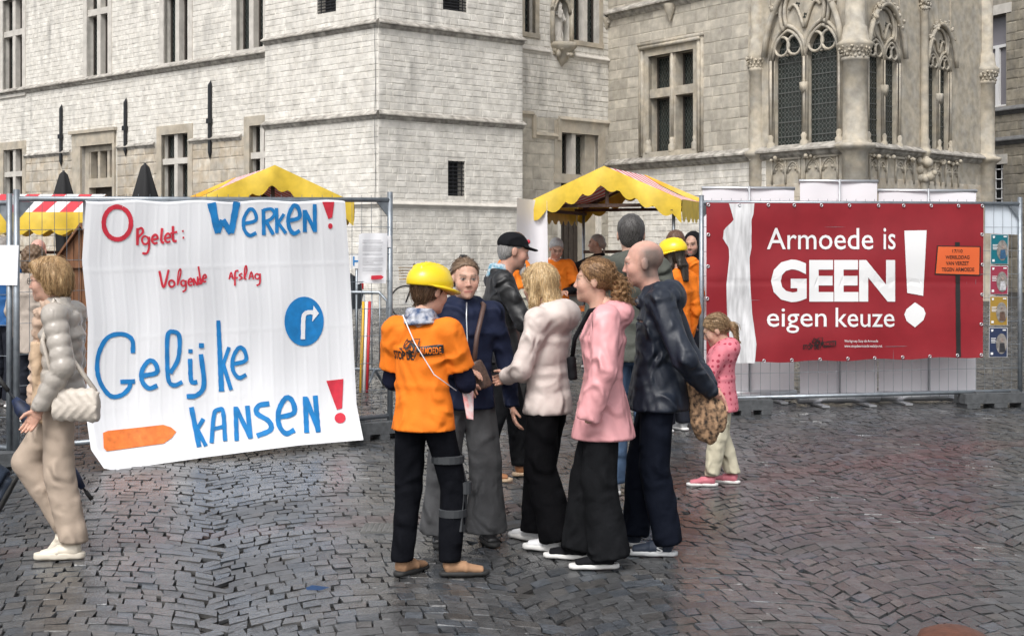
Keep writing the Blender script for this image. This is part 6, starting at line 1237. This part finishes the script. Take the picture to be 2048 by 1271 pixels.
# 7 balding man in navy rain jacket
p7 = Person('balding man in navy rain jacket and trousers facing left', at(1318, 1103), 1.735, -80, {'elbL': (-.16, -.09, .635), 'wrL': (-.05, -.17, .52), 'elbR': (.15, -.08, .635), 'wrR': (.02, -.165, .53), 'ankL': (-.06, -.03, .052), 'ankR': (.06, .08, .052), 'kneeR': (.058, .06, .285), 'head': (0, .05, .93), 'neck': (0, .01, .832)}, fem=False, head=(-4, -4), skin=(.58, .33, .26), brow=(.3, .2, .15), stub=.12, wide=1.06, bulk=1.08, scalp=.95)
p7.trousers(cloth('navy_trousers', (.007, .009, .016), .8), (.064, .05, .046), .035, seed=16, amp=.008); p7.top(mat('navy_shell_shiny', (.009, .014, .026), .5, wrk=(7, 1.0, .05), noise=.15, bump=.3, bscale=16, spec=.5), 'rain_jacket', .46, 1.07, (.055, .048, .038), hemw=.118, hood=1.25, collar=.03, amp=.011, seed=17, belly=.008, fsc=1.4)
p7.shoes(mat('navy_trainer', (.014, .022, .04), .7), mat('grey_sole', (.45, .46, .47), .6), {'L': -3, 'R': 10})
q = SDF(); q.ell((-.06, -.27, .77), (.06, .1, .15)); q.cone((-.05, -.22, .9), (-.04, -.18, .98), (.03, .05), (.02, .03), k=.04); q.fn(folds(.01, 2.5, 3)); V, F = q.mesh(.01)
p7.free('leopard_bag', V, F, mat('leopard', (.42, .26, .15), .9, col2=(.03, .02, .015), nscale=38), 'leopard print bag hanging behind the balding man', 'bag')
a_ = p7.J['ankL']; Rz7 = np.array(Matrix.Rotation(R(80), 3, 'Z'))
textmesh('S', 0, 0, 1, 1, lambda x, y, l: Vector(Rz7@np.array((a_[0]-.047-l, a_[1]+.055-.035*x, .062-.03*y)))+p7.pos, .004, MATS['grey_sole'], p7.t, 'shoe_logo', .02, sub=False)
# 8 child
p8 = Person('small child in pink heart-patterned hooded jacket and cream trousers', at(1442, 968), 1.22, -78, {'elbL': (-.135, .06, .63), 'wrL': (-.08, .16, .6), 'elbR': (.13, .06, .63), 'wrR': (.06, .16, .6), 'ankL': (-.06, .05, .055), 'ankR': (.06, -.07, .055), 'head': (0, .03, .895), 'neck': (0, -.005, .805), 'shR': (.098, -.008, .775), 'shL': (-.098, -.008, .775)}, head=(-4, -22), hs=.90, brow=(.3, .2, .12), bulk=1.12)
p8.trousers(cloth('cream_fleece', (.62, .57, .43), .9), (.07, .056, .044), .06, seed=18, amp=.007)
mh_ = mat('heart_print', (.66, .19, .235), .7, bump=.2, bscale=30); N_ = mh_.node_tree; vz = N_.nodes.new('ShaderNodeTexVoronoi'); vz.inputs['Scale'].default_value = 26; vz.inputs['Randomness'].default_value = .25; tx = N_.nodes.new('ShaderNodeTexCoord'); N_.links.new(tx.outputs['Object'], vz.inputs['Vector']); cr = N_.nodes.new('ShaderNodeMapRange'); cr.inputs[1].default_value = .30; cr.inputs[2].default_value = .34; N_.links.new(vz.outputs['Distance'], cr.inputs[0]); mx = N_.nodes.new('ShaderNodeMix'); mx.data_type = 'RGBA'; mx.inputs[6].default_value = (.38, .035, .07, 1); mx.inputs[7].default_value = (.66, .19, .235, 1); N_.links.new(cr.outputs[0], mx.inputs[0]); N_.links.new(mx.outputs[2], N_.nodes['Principled BSDF'].inputs['Base Color'])
p8.top(mh_, 'hooded_jacket', .43, 1.14, (.056, .05, .04), hemw=.118, hood=1.5, amp=.006, seed=19); p8.shoes(mat('pink_trainer', (.55, .16, .2), .6), M_rub, length=1.12); p8.hair('pony', hairmat('light_brown', (.30, .19, .10), (.42, .28, .16)))
# 9-16 people further back
def simple(label, px, D, H, hd, topc, fem=True, hairs=('short', (.1, .06, .04), (.15, .1, .07)), pose=None, head=(0, -5), pants=(.02, .022, .03), shoe=(.6, .6, .6), skin=SKIN, hem=.48, w=1.08, hood=None, tee=None, rough=.75, quilt=None, tq=None, fine=1.5, collar=.02, stub=0, spitch=None):
    p = Person(label, atD(px, D), H, hd, pose or {}, fem=fem, head=head, fine=fine, skin=skin, stub=stub)
    p.trousers(cloth('p%.3f%.3f%.3f' % pants, pants, .85), (.058, .047, .04), .04, seed=int(px) % 50); p.top(cloth('t%.3f%.3f%.3f' % topc, topc, rough), 't_shirt' if tee else 'jacket', hem, w, (.052, .047, .037) if not tee else (.052, .055, .05), hood=hood, collar=None if tee else collar, quilt=quilt, tq=tq, amp=.008, sleeve_to=.75 if tee else 1.0, seed=int(px) % 40)
    if tee: p.sleeves(cloth('s%.3f' % tee[0], tee), .6, (.036, .033, .024))
    p.shoes(mat('sh%.2f%.2f' % shoe[:2], shoe, .6), M_rub if shoe[0] > .3 else M_rubd, pitch=spitch)
    if hairs: p.hair(hairs[0], hairmat('h%.3f%.3f' % hairs[1][:2], hairs[1], hairs[2]))
    return p
ORG = (.84, .20, .012)
simple('tall man in grey-green quilted jacket and jeans with back turned', 1262, 9.55, 1.90, 4, (.075, .08, .068), False, ('short', (.035, .03, .028), (.12, .115, .11)), hood=1.2, tq=(.1, .009), quilt=(.09, .008), pants=(.06, .1, .17), shoe=(.7, .7, .7), fine=1.25, head=(0, 2))
pq = simple('person in orange top and yellow hard hat behind the balding man', 1348, 12.6, 1.70, -40, ORG, True, ('long', (.02, .015, .012), (.04, .03, .02)), hem=.42, head=(-20, -12), w=1.15); pq.hat('yellow hard hat behind the balding man', (.78, .56, .01))
simple('brown-haired woman in orange behind the second hard hat', 1352, 14.6, 1.80, -20, ORG, True, ('long', (.10, .05, .03), (.15, .08, .05)), hem=.45)
ph = simple('bearded man in black hooded top near the red banner', 1386, 15.6, 1.77, 196, (.012, .012, .013), False, None, pose={'wrL': (-.04, .17, .66), 'elbL': (-.15, .06, .64)}, stub=.9, head=(10, -2), skin=(.46, .28, .21))
q = SDF(); q.ell((0, -.022, .025), (.098, .112, .118)); q.half((0, 1, -.1), .045, k=.01); q.cone((0, -.02, -.2), (0, -.02, -.08), (.09, .08), (.075, .08), k=.04); q.half((0, 1, 0), .05, k=.01); ph.hpart('hood', q, M_blackc, .008)
simple('white-haired man in orange t-shirt standing in the stall', 1112, 17.6, 1.70, 168, ORG, False, ('short', (.6, .6, .6), (.5, .5, .5)), pose={'wrR': (.03, .17, .62), 'wrL': (-.03, .17, .62), 'elbR': (.15, .04, .63), 'elbL': (-.15, .04, .63)}, head=(4, -24), tee=(.015, .015, .018), hem=.46, w=1.15)
pg = simple('grey-haired woman in black reaching to the left inside the stall', 1196, 18.6, 1.76, -78, (.014, .014, .016), True, ('back', (.5, .48, .45), (.4, .38, .35)), pose={'elbL': (-.14, .15, .755), 'wrL': (-.11, .31, .80), 'elbR': (.14, .14, .72), 'wrR': (.1, .29, .745)}, head=(0, 0), w=1.15)
simple('brown-haired person in orange vest beside the hanging white sheet', 1030, 14.2, 1.78, 60, ORG, True, ('short', (.12, .065, .035), (.17, .1, .06)), tee=(.42, .4, .33), hem=.47, pants=(.03, .03, .03), head=(0, -14))
simple('curly-haired person in pale coat behind the far-left fence', 66, 13.2, 1.64, 20, (.42, .36, .31), True, ('curls', (.14, .085, .05), (.2, .13, .08)), hem=.4)
simple('bald person with pink scalp behind the far-left fence', 76, 15.6, 1.70, 0, (.2, .19, .18), False, None, skin=(.62, .34, .28))
simple('person in blue jacket at the far left edge behind the fence', 8, 14.4, 1.72, 30, (.02, .10, .28), False, ('short', (.25, .22, .2), (.32, .3, .28)))
pe = simple('walker cut off by the left edge in dark jeans and navy shoes', -155, 8.35, 1.75, -90, (.05, .06, .09), False, pose={'ankL': (-.06, -.29, .19), 'kneeL': (-.06, -.09, .31), 'ankR': (.06, .15, .052), 'kneeR': (.06, .13, .29)}, pants=(.02, .03, .05), shoe=(.02, .03, .05), fine=1.2, spitch={'L': 62})
# rolled umbrella carried at the left edge
a, b = P(8, 770, 8.15), P(184, 998, 8.05); d = b-a; mb = MB(); t = thing('folded_umbrella', 'folded navy plaid umbrella slanting behind the walking woman', 'umbrella', (b.x, b.y, gz(8.05)))
mb = MB(); mb.tube([a+d*f for f in (.12, .2, .5, .8, .9)], [.02, .045, .05, .034, .016], 12); mb.build('canopy', mat('navy_plaid', (.012, .025, .075), .6, col2=(.004, .006, .015), nscale=18), t, True); mb = MB(); mb.tube([a, b], .007, 8); mb.build('shaft', M_iron, t, True); mb = MB(); mb.tube([a-d*.12, a+d*.05], .014, 8); mb.build('handle', M_rubd, t, True); mb = MB(); mb.tube([a+d*.93, b], .013, 8); mb.build('tip', M_rubd, t, True)
